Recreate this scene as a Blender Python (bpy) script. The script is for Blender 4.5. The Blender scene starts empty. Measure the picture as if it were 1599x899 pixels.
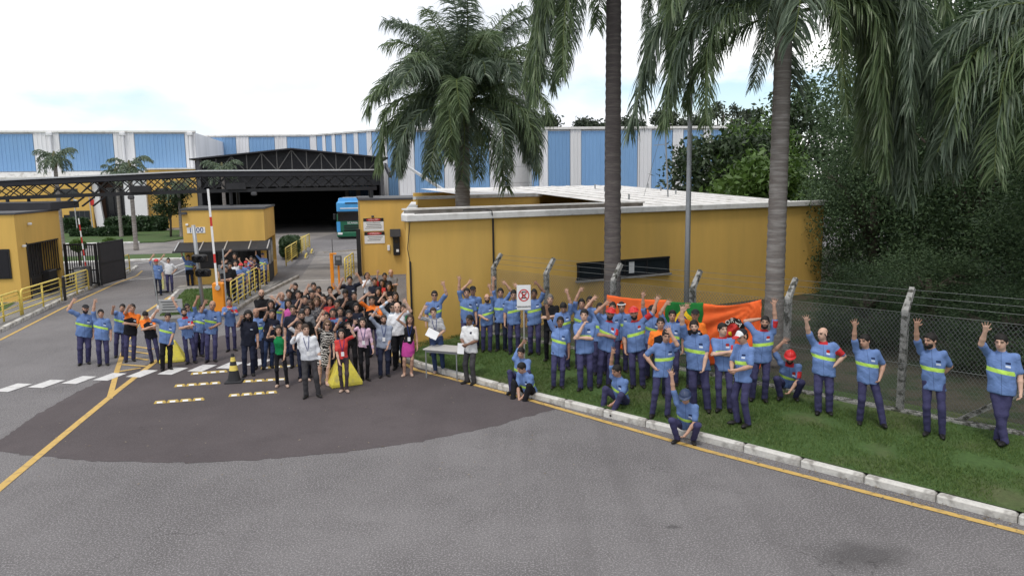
import bpy, math, random, time
import numpy as np
from mathutils import Vector, Matrix
T0 = time.time()
rnd = random.Random(7); nr = np.random.default_rng(7)
SC = bpy.context.scene
COL = SC.collection
R = math.radians

# ---------------------------------------------------------------- camera, sky, sun, exposure
F_PX = 1170.0; HC = 4.9
PITCH = math.atan((449.5 - 283) / F_PX); ROLL = R(-0.8)
CAM = bpy.data.objects.new('camera', bpy.data.cameras.new('camera')); COL.objects.link(CAM)
CAM.location = (0, 0, HC)
CAM.rotation_euler = (Matrix.Rotation(math.pi / 2 - PITCH, 3, 'X') @ Matrix.Rotation(ROLL, 3, 'Z')).to_euler()
CAM.data.sensor_width = 36; CAM.data.lens = 36 * F_PX / 1599; CAM.data.clip_end = 2000
SC.camera = CAM
W = bpy.data.worlds.new('World'); SC.world = W; W.use_nodes = True
SUN_EL, SUN_DIR = R(66), Vector((-0.28, -0.75, 0)).normalized()
def build_world():
    nt = W.node_tree; nt.nodes.clear(); N = nt.nodes.new; L = nt.links.new
    out = N('ShaderNodeOutputWorld'); mix = N('ShaderNodeMixShader')
    b1 = N('ShaderNodeBackground'); b2 = N('ShaderNodeBackground')
    sky = N('ShaderNodeTexSky'); sky.sky_type = 'NISHITA'; sky.sun_disc = False
    sky.sun_elevation = SUN_EL; sky.sun_rotation = math.atan2(SUN_DIR.x, SUN_DIR.y)
    b1.inputs[1].default_value = 0.13; L(sky.outputs[0], b1.inputs[0])
    tc = N('ShaderNodeTexCoord'); mp = N('ShaderNodeMapping'); mp.inputs['Scale'].default_value = (1, 1, 2.6)
    mp.inputs['Location'].default_value = (3.1, 0.4, 0.2)
    L(tc.outputs['Generated'], mp.inputs[0])
    n1 = N('ShaderNodeTexNoise'); n1.inputs['Scale'].default_value = 2.6; n1.inputs['Detail'].default_value = 7; n1.inputs['Roughness'].default_value = .55
    L(mp.outputs[0], n1.inputs[0])
    cr = N('ShaderNodeValToRGB'); cr.color_ramp.elements[0].position = .36; cr.color_ramp.elements[1].position = .50
    L(n1.outputs[0], cr.inputs[0]); L(cr.outputs[0], mix.inputs[0])
    n2 = N('ShaderNodeTexNoise'); n2.inputs['Scale'].default_value = 1.9; n2.inputs['Detail'].default_value = 5
    L(mp.outputs[0], n2.inputs[0])
    c2 = N('ShaderNodeValToRGB'); c2.color_ramp.elements[0].color = (.66, .69, .75, 1); c2.color_ramp.elements[1].color = (1, .995, .98, 1)
    c2.color_ramp.elements[0].position = .36; c2.color_ramp.elements[1].position = .56
    L(n2.outputs[0], c2.inputs[0]); L(c2.outputs[0], b2.inputs[0]); b2.inputs[1].default_value = SKY_STRENGTH
    L(b1.outputs[0], mix.inputs[1]); L(b2.outputs[0], mix.inputs[2]); L(mix.outputs[0], out.inputs[0])
SKY_STRENGTH = 1.0
build_world()
sl = bpy.data.lights.new('sun', 'SUN'); sl.energy = 1.1; sl.angle = R(12); sl.color = (1, .95, .87)
so = bpy.data.objects.new('sun', sl); COL.objects.link(so)
sd = Vector((SUN_DIR.x * math.cos(SUN_EL), SUN_DIR.y * math.cos(SUN_EL), math.sin(SUN_EL)))
so.rotation_euler = sd.to_track_quat('Z', 'Y').to_euler(); so.location = (0, 0, 30)
VS = SC.view_settings; VS.view_transform = 'Standard'; VS.look = 'None'; VS.exposure = 0.57; VS.gamma = 1; VS.use_curve_mapping = False
SC.cycles.max_bounces = 5; SC.cycles.diffuse_bounces = 3; SC.cycles.transparent_max_bounces = 8; SC.cycles.use_denoising = True

# ---------------------------------------------------------------- survey: where a sight line of the photograph meets the ground
_M = Matrix.Rotation(math.pi / 2 - PITCH, 3, 'X') @ Matrix.Rotation(ROLL, 3, 'Z')
def ray(u, v): return _M @ Vector(((u - 799.5) / F_PX, -(v - 449.5) / F_PX, -1))
def g(u, v, z=0.0):
    d = ray(u, v); t = (z - HC) / d.z; return Vector((d.x * t, d.y * t, z))
def at(u, v, Y):
    d = ray(u, v); t = Y / d.y; return Vector((d.x * t, Y, HC + d.z * t))

# ---------------------------------------------------------------- object helpers
def link(o, parent=None):
    COL.objects.link(o)
    if parent is not None: o.parent = parent
    return o
def tag(o, label=None, cat=None, group=None, kind=None):
    if label: o['label'] = label
    if cat: o['category'] = cat
    if group: o['group'] = group
    if kind: o['kind'] = kind
    return o
def thing(name, loc=(0, 0, 0), rz=0.0, label=None, cat=None, group=None):
    o = bpy.data.objects.new(name, None); o.empty_display_size = .2
    o.location = loc; o.rotation_euler = (0, 0, rz); COL.objects.link(o)
    return tag(o, label, cat, group)
class MB:
    """collects vertices and faces for ONE mesh"""
    def __init__(s): s.v = []; s.f = []; s.m = []; s.cur = 0
    def add(s, vs, fs):
        b = len(s.v); s.v += [tuple(p) for p in vs]
        for f in fs: s.f.append(tuple(i + b for i in f)); s.m.append(s.cur)
        return s
    def box(s, c, d, rz=0.0, M=None, taper=1.0):
        hx, hy, hz = d[0] / 2, d[1] / 2, d[2] / 2; cs, sn = math.cos(rz), math.sin(rz); vs = []
        for z in (-1, 1):
            k = taper if z > 0 else 1
            for x, y in ((-1, -1), (1, -1), (1, 1), (-1, 1)):
                p = Vector((x * hx * k, y * hy * k, z * hz))
                if M is not None: p = M @ p
                else: p = Vector((p.x * cs - p.y * sn, p.x * sn + p.y * cs, p.z))
                vs.append(p + Vector(c))
        return s.add(vs, [(3, 2, 1, 0), (4, 5, 6, 7), (0, 1, 5, 4), (1, 2, 6, 5), (2, 3, 7, 6), (3, 0, 4, 7)])
    def cbox(s, c, d, b=.02):
        """box with chamfered edges"""
        hx, hy, hz = d[0] / 2, d[1] / 2, d[2] / 2; vs = []; b = min(b, hx * .9, hy * .9, hz * .9)
        for z, i in ((-hz, b), (-hz + b, 0), (hz - b, 0), (hz, b)):
            x, y = hx - i, hy - i
            for px, py in ((-x + b, -y), (x - b, -y), (x, -y + b), (x, y - b), (x - b, y), (-x + b, y), (-x, y - b), (-x, -y + b)):
                vs.append((c[0] + px, c[1] + py, c[2] + z))
        fs = [tuple(range(7, -1, -1)), tuple(range(24, 32))]
        for k in range(3):
            for i in range(8): fs.append((k * 8 + i, k * 8 + (i + 1) % 8, k * 8 + 8 + (i + 1) % 8, k * 8 + 8 + i))
        return s.add(vs, fs)
    def bar(s, a, b, w, h=None, up=(0, 0, 1)):
        a, b = Vector(a), Vector(b); d = (b - a); L = d.length; d.normalize(); u = Vector(up)
        if abs(d.dot(u)) > .98: u = Vector((0, 1, 0))
        x = d.cross(u).normalized(); y = x.cross(d); h = h or w; vs = []
        for p in (a, b):
            for i, j in ((-1, -1), (1, -1), (1, 1), (-1, 1)): vs.append(p + x * i * w / 2 + y * j * h / 2)
        return s.add(vs, [(3, 2, 1, 0), (4, 5, 6, 7), (0, 1, 5, 4), (1, 2, 6, 5), (2, 3, 7, 6), (3, 0, 4, 7)])
    def tube(s, pts, rad, n=8, cap=True):
        pts = [Vector(p) for p in pts]
        if not hasattr(rad, '__len__'): rad = [rad] * len(pts)
        prev = None; vs = []; fs = []
        for i, p in enumerate(pts):
            d = (pts[min(i + 1, len(pts) - 1)] - pts[max(i - 1, 0)]).normalized()
            if prev is None:
                x = d.cross(Vector((0, 0, 1)) if abs(d.z) < .9 else Vector((1, 0, 0))).normalized()
            else: x = (prev - d * prev.dot(d)).normalized()
            prev = x; y = d.cross(x)
            for k in range(n):
                a = 2 * math.pi * k / n; vs.append(p + (x * math.cos(a) + y * math.sin(a)) * rad[i])
        for i in range(len(pts) - 1):
            for k in range(n): fs.append((i * n + k, i * n + (k + 1) % n, (i + 1) * n + (k + 1) % n, (i + 1) * n + k))
        if cap: fs.append(tuple(range(n - 1, -1, -1))); fs.append(tuple(range((len(pts) - 1) * n, len(pts) * n)))
        return s.add(vs, fs)
    def prism(s, poly, z0, z1):
        n = len(poly); zz = (lambda z, p: z(p) if callable(z) else z)
        ar = sum(poly[i][0] * poly[(i + 1) % n][1] - poly[(i + 1) % n][0] * poly[i][1] for i in range(n))
        if ar < 0: poly = list(reversed(poly))
        vs = [(p[0], p[1], zz(z0, p)) for p in poly] + [(p[0], p[1], zz(z1, p)) for p in poly]
        fs = [tuple(range(n - 1, -1, -1)), tuple(range(n, 2 * n))] + [(i, (i + 1) % n, n + (i + 1) % n, n + i) for i in range(n)]
        return s.add(vs, fs)
    def sheet(s, poly, z):
        n = len(poly)
        ar = sum(poly[i][0] * poly[(i + 1) % n][1] - poly[(i + 1) % n][0] * poly[i][1] for i in range(n))
        if ar < 0: poly = list(reversed(poly))
        return s.add([(p[0], p[1], z) for p in poly], [tuple(range(n))])
    def build(s, name, mat, parent=None, smooth=False, kind=None, loc=None):
        me = bpy.data.meshes.new(name); me.from_pydata(s.v, [], s.f)
        mats = mat if isinstance(mat, (list, tuple)) else [mat]
        for m in mats: me.materials.append(m)
        if len(mats) > 1: me.polygons.foreach_set('material_index', s.m)
        if smooth: me.polygons.foreach_set('use_smooth', [True] * len(me.polygons))
        me.update()
        o = link(bpy.data.objects.new(name, me), parent)
        if loc is not None: o.location = loc
        if kind: o['kind'] = kind
        return o
def part(name, mat, parent, *ops, smooth=False, kind=None):
    m = MB()
    for op in ops: getattr(m, op[0])(*op[1:])
    return m.build(name, mat, parent, smooth, kind)
def mesh_np(name, v, f, mats, smooth=False, midx=None):
    """f: (n,k) int array, all faces the same size"""
    v = np.asarray(v, np.float32); f = np.asarray(f, np.int32); k = f.shape[1]
    me = bpy.data.meshes.new(name); me.vertices.add(len(v)); me.vertices.foreach_set('co', v.ravel())
    me.loops.add(f.size); me.loops.foreach_set('vertex_index', f.ravel())
    me.polygons.add(len(f)); me.polygons.foreach_set('loop_start', np.arange(0, f.size, k, dtype=np.int32))
    me.polygons.foreach_set('loop_total', np.full(len(f), k, np.int32))
    for m in (mats if isinstance(mats, (list, tuple)) else [mats]): me.materials.append(m)
    if midx is not None: me.polygons.foreach_set('material_index', np.asarray(midx, np.int32))
    me.polygons.foreach_set('use_smooth', np.full(len(f), smooth))
    me.update(calc_edges=True); return me
def text_mesh(txt, size, mat, depth=.004):
    c = bpy.data.curves.new('lettering', 'FONT'); c.body = txt; c.size = size; c.extrude = depth; c.align_x = 'CENTER'; c.align_y = 'CENTER'; c.resolution_u = 3
    o = bpy.data.objects.new('lettering', c); COL.objects.link(o)
    me = bpy.data.meshes.new_from_object(o.evaluated_get(bpy.context.evaluated_depsgraph_get()))
    bpy.data.objects.remove(o); bpy.data.curves.remove(c)
    me.materials.clear(); me.materials.append(mat); return me
def lettering(txt, size, mat, parent, loc, rot=(math.pi / 2, 0, 0), sx=1.0):
    o = link(bpy.data.objects.new('lettering', text_mesh(txt, size, mat)), parent); o.location = loc; o.rotation_euler = rot; o.scale = (sx, 1, 1); return o

# ---------------------------------------------------------------- materials
def srgb(r, gg, b):
    f = lambda c: (c / 255 / 12.92) if c / 255 <= .04045 else ((c / 255 + .055) / 1.055) ** 2.4
    return (f(r), f(gg), f(b))
MATS = {}
def mat(name, col, rough=.7, metal=0.0, var=.12, vscale=3.0, bump=0.0, bscale=40.0, col2=None, c2scale=1.5, c2lo=.45, c2hi=.7, spec=.3, streak=False, objvar=0.0, coord='Object'):
    """one procedural material: base colour with fine mottling, an optional second colour in noise patches, and bump"""
    if name in MATS: return MATS[name]
    m = bpy.data.materials.new(name); MATS[name] = m; m.use_nodes = True; nt = m.node_tree; N = nt.nodes.new; L = nt.links.new
    b = nt.nodes['Principled BSDF']; b.inputs['Roughness'].default_value = rough; b.inputs['Metallic'].default_value = metal
    b.inputs['Specular IOR Level'].default_value = spec
    tc = N('ShaderNodeTexCoord'); mp = N('ShaderNodeMapping'); L(tc.outputs[coord], mp.inputs[0])
    if streak: mp.inputs['Scale'].default_value = (1, 1, .18) if streak is True else streak
    n1 = N('ShaderNodeTexNoise'); n1.inputs['Scale'].default_value = vscale; n1.inputs['Detail'].default_value = 6; n1.inputs['Roughness'].default_value = .65
    L(mp.outputs[0], n1.inputs[0])
    src = N('ShaderNodeRGB'); src.outputs[0].default_value = (*col, 1); cur = src.outputs[0]
    if col2:
        n2 = N('ShaderNodeTexNoise'); n2.inputs['Scale'].default_value = c2scale; n2.inputs['Detail'].default_value = 5; L(mp.outputs[0], n2.inputs[0])
        rp = N('ShaderNodeMapRange'); rp.inputs[1].default_value = c2lo; rp.inputs[2].default_value = c2hi; L(n2.outputs[0], rp.inputs[0])
        mx = N('ShaderNodeMix'); mx.data_type = 'RGBA'; L(rp.outputs[0], mx.inputs[0]); L(cur, mx.inputs[6]); mx.inputs[7].default_value = (*col2, 1); cur = mx.outputs[2]
    mr = N('ShaderNodeMapRange'); mr.inputs[1].default_value = .25; mr.inputs[2].default_value = .75; mr.inputs[3].default_value = 1 - var; mr.inputs[4].default_value = 1 + var
    L(n1.outputs[0], mr.inputs[0]); fac = mr.outputs[0]
    if objvar:
        oi = N('ShaderNodeObjectInfo'); m2 = N('ShaderNodeMapRange'); m2.inputs[3].default_value = 1 - objvar; m2.inputs[4].default_value = 1 + objvar
        L(oi.outputs['Random'], m2.inputs[0]); mm = N('ShaderNodeMath'); mm.operation = 'MULTIPLY'; L(fac, mm.inputs[0]); L(m2.outputs[0], mm.inputs[1]); fac = mm.outputs[0]
    vm = N('ShaderNodeVectorMath'); vm.operation = 'SCALE'; L(cur, vm.inputs[0]); L(fac, vm.inputs[3]); L(vm.outputs[0], b.inputs['Base Color'])
    if bump:
        n3 = N('ShaderNodeTexNoise'); n3.inputs['Scale'].default_value = bscale; n3.inputs['Detail'].default_value = 4; L(tc.outputs[coord], n3.inputs[0])
        bp = N('ShaderNodeBump'); bp.inputs['Strength'].default_value = bump; bp.inputs['Distance'].default_value = .02; L(n3.outputs[0], bp.inputs['Height']); L(bp.outputs[0], b.inputs['Normal'])
    return m
def glass_mat(name, col=(.02, .025, .03), rough=.08):
    m = bpy.data.materials.new(name); MATS[name] = m; m.use_nodes = True; b = m.node_tree.nodes['Principled BSDF']
    b.inputs['Base Color'].default_value = (*col, 1); b.inputs['Roughness'].default_value = rough; b.inputs['Specular IOR Level'].default_value = .6
    n = m.node_tree.nodes.new('ShaderNodeTexNoise'); n.inputs['Scale'].default_value = 1.2
    bp = m.node_tree.nodes.new('ShaderNodeBump'); bp.inputs['Strength'].default_value = .05; m.node_tree.links.new(n.outputs[0], bp.inputs['Height']); m.node_tree.links.new(bp.outputs[0], b.inputs['Normal'])
    return m
def asphalt_mat(name, base, dark, light, spk=.35, fine=(38, 95), stains=()):
    m = bpy.data.materials.new(name); MATS[name] = m; m.use_nodes = True; nt = m.node_tree; N = nt.nodes.new; L = nt.links.new
    b = nt.nodes['Principled BSDF']; b.inputs['Roughness'].default_value = .88; b.inputs['Specular IOR Level'].default_value = .25
    tc = N('ShaderNodeTexCoord')
    def noise(s, d=5, r=.6):
        n = N('ShaderNodeTexNoise'); n.inputs['Scale'].default_value = s; n.inputs['Detail'].default_value = d; n.inputs['Roughness'].default_value = r; L(tc.outputs['Object'], n.inputs[0]); return n.outputs[0]
    def rng(x, a, bb, c, d):
        r = N('ShaderNodeMapRange'); r.inputs[1].default_value = a; r.inputs[2].default_value = bb; r.inputs[3].default_value = c; r.inputs[4].default_value = d; L(x, r.inputs[0]); return r.outputs[0]
    def mix(f, a, c):
        x = N('ShaderNodeMix'); x.data_type = 'RGBA'; L(f, x.inputs[0])
        for i, q in ((6, a), (7, c)):
            if isinstance(q, tuple): x.inputs[i].default_value = (*q, 1)
            else: L(q, x.inputs[i])
        return x.outputs[2]
    c = mix(rng(noise(.22, 4), .4, .66, 0, 1), base, dark)           # broad worn areas
    c = mix(rng(noise(1.1, 6), .52, .72, 0, .7), c, dark)
    c = mix(rng(noise(fine[0], 3), .50, .64, 0, spk * 1.7), c, light)        # aggregate
    c = mix(rng(noise(fine[1], 2), .50, .66, 0, spk * 1.5), c, (dark[0] * .45, dark[1] * .45, dark[2] * .45))
    mp = N('ShaderNodeMapping'); mp.inputs['Rotation'].default_value = (0, 0, R(-35)); mp.inputs['Scale'].default_value = (1.5, .09, 1); L(tc.outputs['Object'], mp.inputs[0])
    nt2 = N('ShaderNodeTexNoise'); nt2.inputs['Scale'].default_value = 1.0; nt2.inputs['Detail'].default_value = 5; L(mp.outputs[0], nt2.inputs[0]); c = mix(rng(nt2.outputs[0], .52, .72, 0, .45), c, dark)    # tyre wear along the drive
    for (sx, sy, sr, sk) in stains:
        d1 = N('ShaderNodeVectorMath'); d1.operation = 'SUBTRACT'; L(tc.outputs['Object'], d1.inputs[0]); d1.inputs[1].default_value = (sx, sy, 0); d2 = N('ShaderNodeVectorMath'); d2.operation = 'MULTIPLY'; L(d1.outputs[0], d2.inputs[0]); d2.inputs[1].default_value = (1 / sr, sk / sr, 0)
        d3 = N('ShaderNodeVectorMath'); d3.operation = 'LENGTH'; L(d2.outputs[0], d3.inputs[0]); d4 = N('ShaderNodeMath'); d4.operation = 'MULTIPLY_ADD'; L(noise(2.2, 6), d4.inputs[0]); d4.inputs[1].default_value = 1.1; L(d3.outputs['Value'], d4.inputs[2]); c = mix(rng(d4.outputs[0], .95, 1.55, .62, 0), c, (dark[0] * .5, dark[1] * .5, dark[2] * .5))
    v = N('ShaderNodeTexVoronoi'); v.feature = 'DISTANCE_TO_EDGE'; v.inputs['Scale'].default_value = .55
    nn = N('ShaderNodeTexNoise'); nn.inputs['Scale'].default_value = 1.3; nn.inputs['Detail'].default_value = 6; L(tc.outputs['Object'], nn.inputs[0])
    vm = N('ShaderNodeVectorMath'); vm.operation = 'MULTIPLY_ADD'; L(nn.outputs[1], vm.inputs[0]); vm.inputs[1].default_value = (1.6, 1.6, 0); L(tc.outputs['Object'], vm.inputs[2]); L(vm.outputs[0], v.inputs[0])
    crk = rng(v.outputs[0], 0.0, .006, .75, 0); gate = rng(noise(.35, 2), .55, .62, 0, 1)
    mu = N('ShaderNodeMath'); mu.operation = 'MULTIPLY'; L(crk, mu.inputs[0]); L(gate, mu.inputs[1])
    c = mix(mu.outputs[0], c, (dark[0] * .45, dark[1] * .45, dark[2] * .45))
    L(c, b.inputs['Base Color'])
    bp = N('ShaderNodeBump'); bp.inputs['Strength'].default_value = .55; bp.inputs['Distance'].default_value = .01; L(noise(90, 3), bp.inputs['Height']); L(bp.outputs[0], b.inputs['Normal'])
    return m
def leaf_mat(name, a, b_, trans=.25, rough=.5):
    """leaf colour varies from leaf to leaf (random per island)"""
    m = bpy.data.materials.new(name); MATS[name] = m; m.use_nodes = True; nt = m.node_tree; N = nt.nodes.new; L = nt.links.new
    b = nt.nodes['Principled BSDF']; b.inputs['Roughness'].default_value = rough; b.inputs['Specular IOR Level'].default_value = .45
    ge = N('ShaderNodeNewGeometry'); mx = N('ShaderNodeMix'); mx.data_type = 'RGBA'; L(ge.outputs['Random Per Island'], mx.inputs[0]); mx.inputs[6].default_value = (*a, 1); mx.inputs[7].default_value = (*b_, 1)
    L(mx.outputs[2], b.inputs['Base Color'])
    tr = N('ShaderNodeBsdfTranslucent'); L(mx.outputs[2], tr.inputs[0]); ms = N('ShaderNodeMixShader'); ms.inputs[0].default_value = trans
    L(b.outputs[0], ms.inputs[1]); L(tr.outputs[0], ms.inputs[2]); L(ms.outputs[0], nt.nodes['Material Output'].inputs[0]); return m

asphalt_mat('asphalt', (.165, .156, .157), (.108, .101, .102), (.34, .325, .33), spk=.45, stains=[(*tuple(g(1345, 866))[:2], .75, 1.5), (*tuple(g(1050, 822))[:2], .14, 1.8)])
asphalt_mat('asphalt_new', (.094, .079, .081), (.066, .055, .057), (.15, .132, .138), spk=.2)
asphalt_mat('concrete_road', (.27, .25, .235), (.16, .15, .145), (.36, .34, .32), spk=.15)
asphalt_mat('pavement_concrete', (.24, .23, .22), (.15, .145, .14), (.34, .33, .31), spk=.2)
mat('yellow_wall', (.65, .41, .108), .8, var=.07, vscale=2.2, bump=.15, bscale=50, col2=(.55, .355, .10), c2scale=.9, c2lo=.48, c2hi=.78, streak=True)
mat('white_paint', (.68, .67, .65), .6, var=.1, vscale=6, col2=(.42, .40, .37), c2scale=3, c2lo=.52, c2hi=.75)
mat('white_clean', (.78, .78, .78), .5, var=.03)
mat('white_roof', (.66, .64, .62), .7, var=.1, vscale=2, bump=.25, bscale=8, col2=(.38, .36, .34), c2scale=1.3, c2lo=.5, c2hi=.75)
mat('kerb_white', (.55, .535, .50), .8, var=.18, vscale=9, bump=.4, bscale=35, col2=(.26, .245, .225), c2scale=5, c2lo=.5, c2hi=.68)
mat('concrete', (.34, .32, .30), .9, var=.15, vscale=8, bump=.3, bscale=30, col2=(.2, .19, .17), c2scale=4)
mat('mossy_concrete', (.30, .295, .28), .9, var=.2, vscale=14, bump=.5, bscale=30, col2=(.06, .06, .05), c2scale=9, c2lo=.48, c2hi=.6)
mat('line_yellow', (.50, .33, .10), .75, var=.15, vscale=20, col2=(.32, .22, .10), c2scale=6, c2lo=.54, c2hi=.72)
mat('line_white', (.55, .54, .53), .75, var=.12, vscale=20, col2=(.3, .29, .28), c2scale=6, c2lo=.56, c2hi=.75)
mat('rail_yellow', (.70, .55, .13), .45, var=.08, vscale=10, col2=(.5, .36, .06), c2scale=8, c2lo=.58, c2hi=.75)
mat('block_yellow', (.66, .56, .08), .8, var=.1, vscale=10, bump=.3, bscale=20, col2=(.42, .36, .12), c2scale=5, c2lo=.5, c2hi=.75)
mat('blue_panel', (.185, .335, .56), .45, var=.06, vscale=1, col2=(.21, .36, .57), c2scale=.4, streak=True, objvar=.06)
mat('white_panel', (.72, .72, .74), .5, var=.05, vscale=1, col2=(.6, .6, .61), c2scale=.5, streak=True)
mat('black_metal', (.018, .018, .02), .5, var=.2, vscale=5)
mat('black_matte', (.03, .03, .033), .8, var=.2, vscale=4)
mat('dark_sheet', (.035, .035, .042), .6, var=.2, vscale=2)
mat('grey_steel', (.30, .31, .32), .45, .4, var=.12, vscale=8)
mat('light_steel', (.52, .52, .53), .4, .5, var=.08, vscale=6)
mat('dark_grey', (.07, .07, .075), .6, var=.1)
mat('orange_paint', (.78, .27, .02), .5, var=.06)
mat('red_paint', (.55, .04, .035), .5, var=.06)
mat('sign_white', (.75, .75, .75), .5, var=.04)
mat('sign_black', (.02, .02, .02), .6)
mat('galv_wire', (.16, .17, .17), .5, .5, var=.1)
mat('bark_palm', (.20, .175, .16), .9, var=.25, vscale=6, bump=.6, bscale=18, col2=(.32, .30, .28), c2scale=2.5, streak=(.7, .7, 6))
mat('bark_palm_dark', (.105, .09, .088), .9, var=.25, vscale=8, bump=.6, bscale=18, col2=(.16, .14, .13), c2scale=3, streak=(.7, .7, 6))
mat('bark', (.09, .075, .06), .9, var=.3, vscale=8, bump=.6, bscale=20)
mat('soil', (.060, .054, .038), .95, var=.25, vscale=5, bump=.5, bscale=25, col2=(.03, .045, .02), c2scale=1.6, c2lo=.45, c2hi=.6)
mat('grass_ground', (.055, .10, .028), .95, var=.3, vscale=12, bump=.5, bscale=60, col2=(.08, .095, .04), c2scale=.9, c2lo=.5, c2hi=.68)
mat('brown_glass_band', (.10, .055, .04), .6)
mat('brick_roof', (.42, .13, .07), .8, var=.2, vscale=9)
leaf_mat('grass_blade', (.055, .11, .022), (.125, .185, .042), .3, .6)
leaf_mat('palm_leaf', (.075, .112, .075), (.165, .215, .14), .34, .42)
leaf_mat('palm_leaf_light', (.085, .135, .062), (.18, .24, .115), .36, .42)
leaf_mat('tree_leaf', (.026, .055, .024), (.085, .140, .055), .25, .7)
leaf_mat('tree_leaf_mid', (.02, .038, .016), (.048, .078, .027), .25, .5)
leaf_mat('hedge_leaf', (.02, .045, .018), (.045, .085, .03), .2, .5)
leaf_mat('topiary_leaf', (.06, .115, .02), (.11, .19, .04), .25, .5)
leaf_mat('far_leaf', (.03, .045, .028), (.055, .07, .04), .15, .7)
glass_mat('window_glass')
glass_mat('dark_glass', (.012, .012, .016), .15)
MT = MATS
# ================================================================ the setting
AX = Vector((.978, .21, 0)).normalized(); AY = Vector((-.21, .978, 0)).normalized(); ARZ = math.atan2(AX.y, AX.x)
def resample(pts, step):
    pts = [Vector((p[0], p[1], 0)) for p in pts]; out = [pts[0]]; acc = 0
    for a, b in zip(pts, pts[1:]):
        L = (b - a).length; d = (b - a) / L; s = step - acc
        while s <= L: out.append(a + d * s); s += step
        acc = (acc + L) % step
    return out
def noisy(poly, step=.35, amp=.06):
    P = resample(list(poly) + [poly[0]], step); return [(p.x + rnd.gauss(0, amp), p.y + rnd.gauss(0, amp)) for p in P]
KERB = [(16, 1.1), (7.17, 9.97), (3.58, 13.53), (.41, 16.54), (-2.4, 19.4), (-3.05, 20.2), (-3.5, 21.1), (-3.75, 22.2), (-4.3, 25.0)]
def gz(x, y):
    d = (x + y - 17.1) / 1.4142
    if d > .05 and x > -3.4: return .14 + .05 * min(d, 3.4)
    return 0.0

part('ground', MT['grass_ground'], None, ('sheet', [(-900, -300), (900, -300), (900, 1200), (-900, 1200)], -.06), kind='structure')
part('road', MT['asphalt'], None, ('sheet', [(-75, -25), (40, -25), (40, 125), (-75, 125)], 0.0), kind='structure')
pp = [(-25, 702), (60, 712), (150, 720), (320, 722), (430, 716), (560, 703), (650, 690), (760, 668), (830, 648), (862, 640), (876, 634), (800, 612), (650, 572), (612, 545), (560, 470), (470, 470), (400, 505), (330, 530), (262, 560), (190, 580), (120, 612), (60, 645), (5, 683)]
part('resurfaced_asphalt', MT['asphalt_new'], None, ('sheet', noisy([tuple(g(*p))[:2] for p in pp], .12, .022), .004), kind='structure')
# lane of concrete through the gate
lane = [(-7.6, 30), (-11.2, 30), (-11.3, 40.0), (-14.2, 55), (-9.6, 55), (-8.25, 40.4)]
part('gate_lane', MT['concrete_road'], None, ('sheet', lane, .005), kind='structure')
part('yard_apron', MT['concrete_road'], None, ('sheet', [(-30, 62), (-18, 60), (-17.5, 75), (-23, 95), (-40, 90)], .005), kind='structure')
for k, (a, b) in enumerate([((-11.0, 33.2), (-8.2, 33.8)), ((-11.2, 38), (-8.3, 38.6)), ((-12.2, 44.6), (-9.2, 45.2)), ((-13.4, 50.4), (-9.8, 51.1))]):
    m = MB(); m.bar((*a, .008), (*b, .008), .1, .004); m.build('painted_joint', MT['line_white'], None, kind='structure')

def stripe(name, pts, w, mt, z=.009, dash=None):
    m = MB()
    for a, b in zip(pts, pts[1:]):
        a, b = Vector((a[0], a[1], 0)), Vector((b[0], b[1], 0)); d = (b - a).normalized(); n = Vector((-d.y, d.x, 0)) * w / 2
        k = max(1, int((b - a).length / .5)); a = a - d * w * .4; b = b + d * w * .4
        for i in range(k):
            p, q = a.lerp(b, i / k), a.lerp(b, (i + 1) / k)
            m.add([(p - n) + Vector((0, 0, z)), (q - n) + Vector((0, 0, z)), (q + n) + Vector((0, 0, z)), (p + n) + Vector((0, 0, z))], [(0, 1, 2, 3)])
        z += .0006
    return m.build(name, mt, None, kind='structure')
G2 = lambda *ps: [tuple(g(*p))[:2] for p in ps]
stripe('kerbside_line', G2((2050, 955), (1599, 832), (1350, 768), (1100, 703), (950, 660), (800, 617), (700, 590), (650, 578), (622, 563), (604, 545)), .13, MT['line_yellow'])
stripe('lane_line', G2((-40, 796), (0, 762), (120, 662), (180, 613), (246, 562)), .15, MT['line_yellow'])
stripe('lane_line', G2((171, 622), (183, 578), (197, 536)), .13, MT['line_yellow'], .0095)
for a, b in (((182, 581), (217, 575)), ((186, 569), (226, 572)), ((191, 556), (230, 562)), ((193, 547), (236, 553)), ((196, 539), (238, 545))):
    stripe('hatch_line', G2(a, b), .11, MT['line_yellow'], .0115)
stripe('lane_line', G2((0, 531), (100, 480), (185, 441), (213, 431), (222, 423)), .11, MT['line_yellow'])
stripe('lane_line', G2((196, 536), (228, 487), (262, 465), (292, 449)), .13, MT['line_yellow'])
for u, v in ((20, 605.5), (73, 599.5), (124, 593.5), (172, 588.5), (222, 583.5), (270, 579.5), (316, 575), (360, 570.5), (404, 566), (-34, 612)):
    c = g(u, v); d = Vector((.97, .26, 0)).normalized(); n = Vector((.18, 1, 0)).normalized()
    stripe('crossing_stripe', [tuple(c - n * .2)[:2], tuple(c + n * .2)[:2]], .42, MT['line_white'], .0125)
for a, b in (((205, 437), (288, 431)), ((200, 413), (232, 409)), ((250, 404), (290, 399)), ((268, 418), (296, 408)), ((240, 431), (262, 419)), ((268, 430), (290, 420))):
    stripe('road_marking', G2(a, b), .14, MT['line_white'], .0095)
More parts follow.
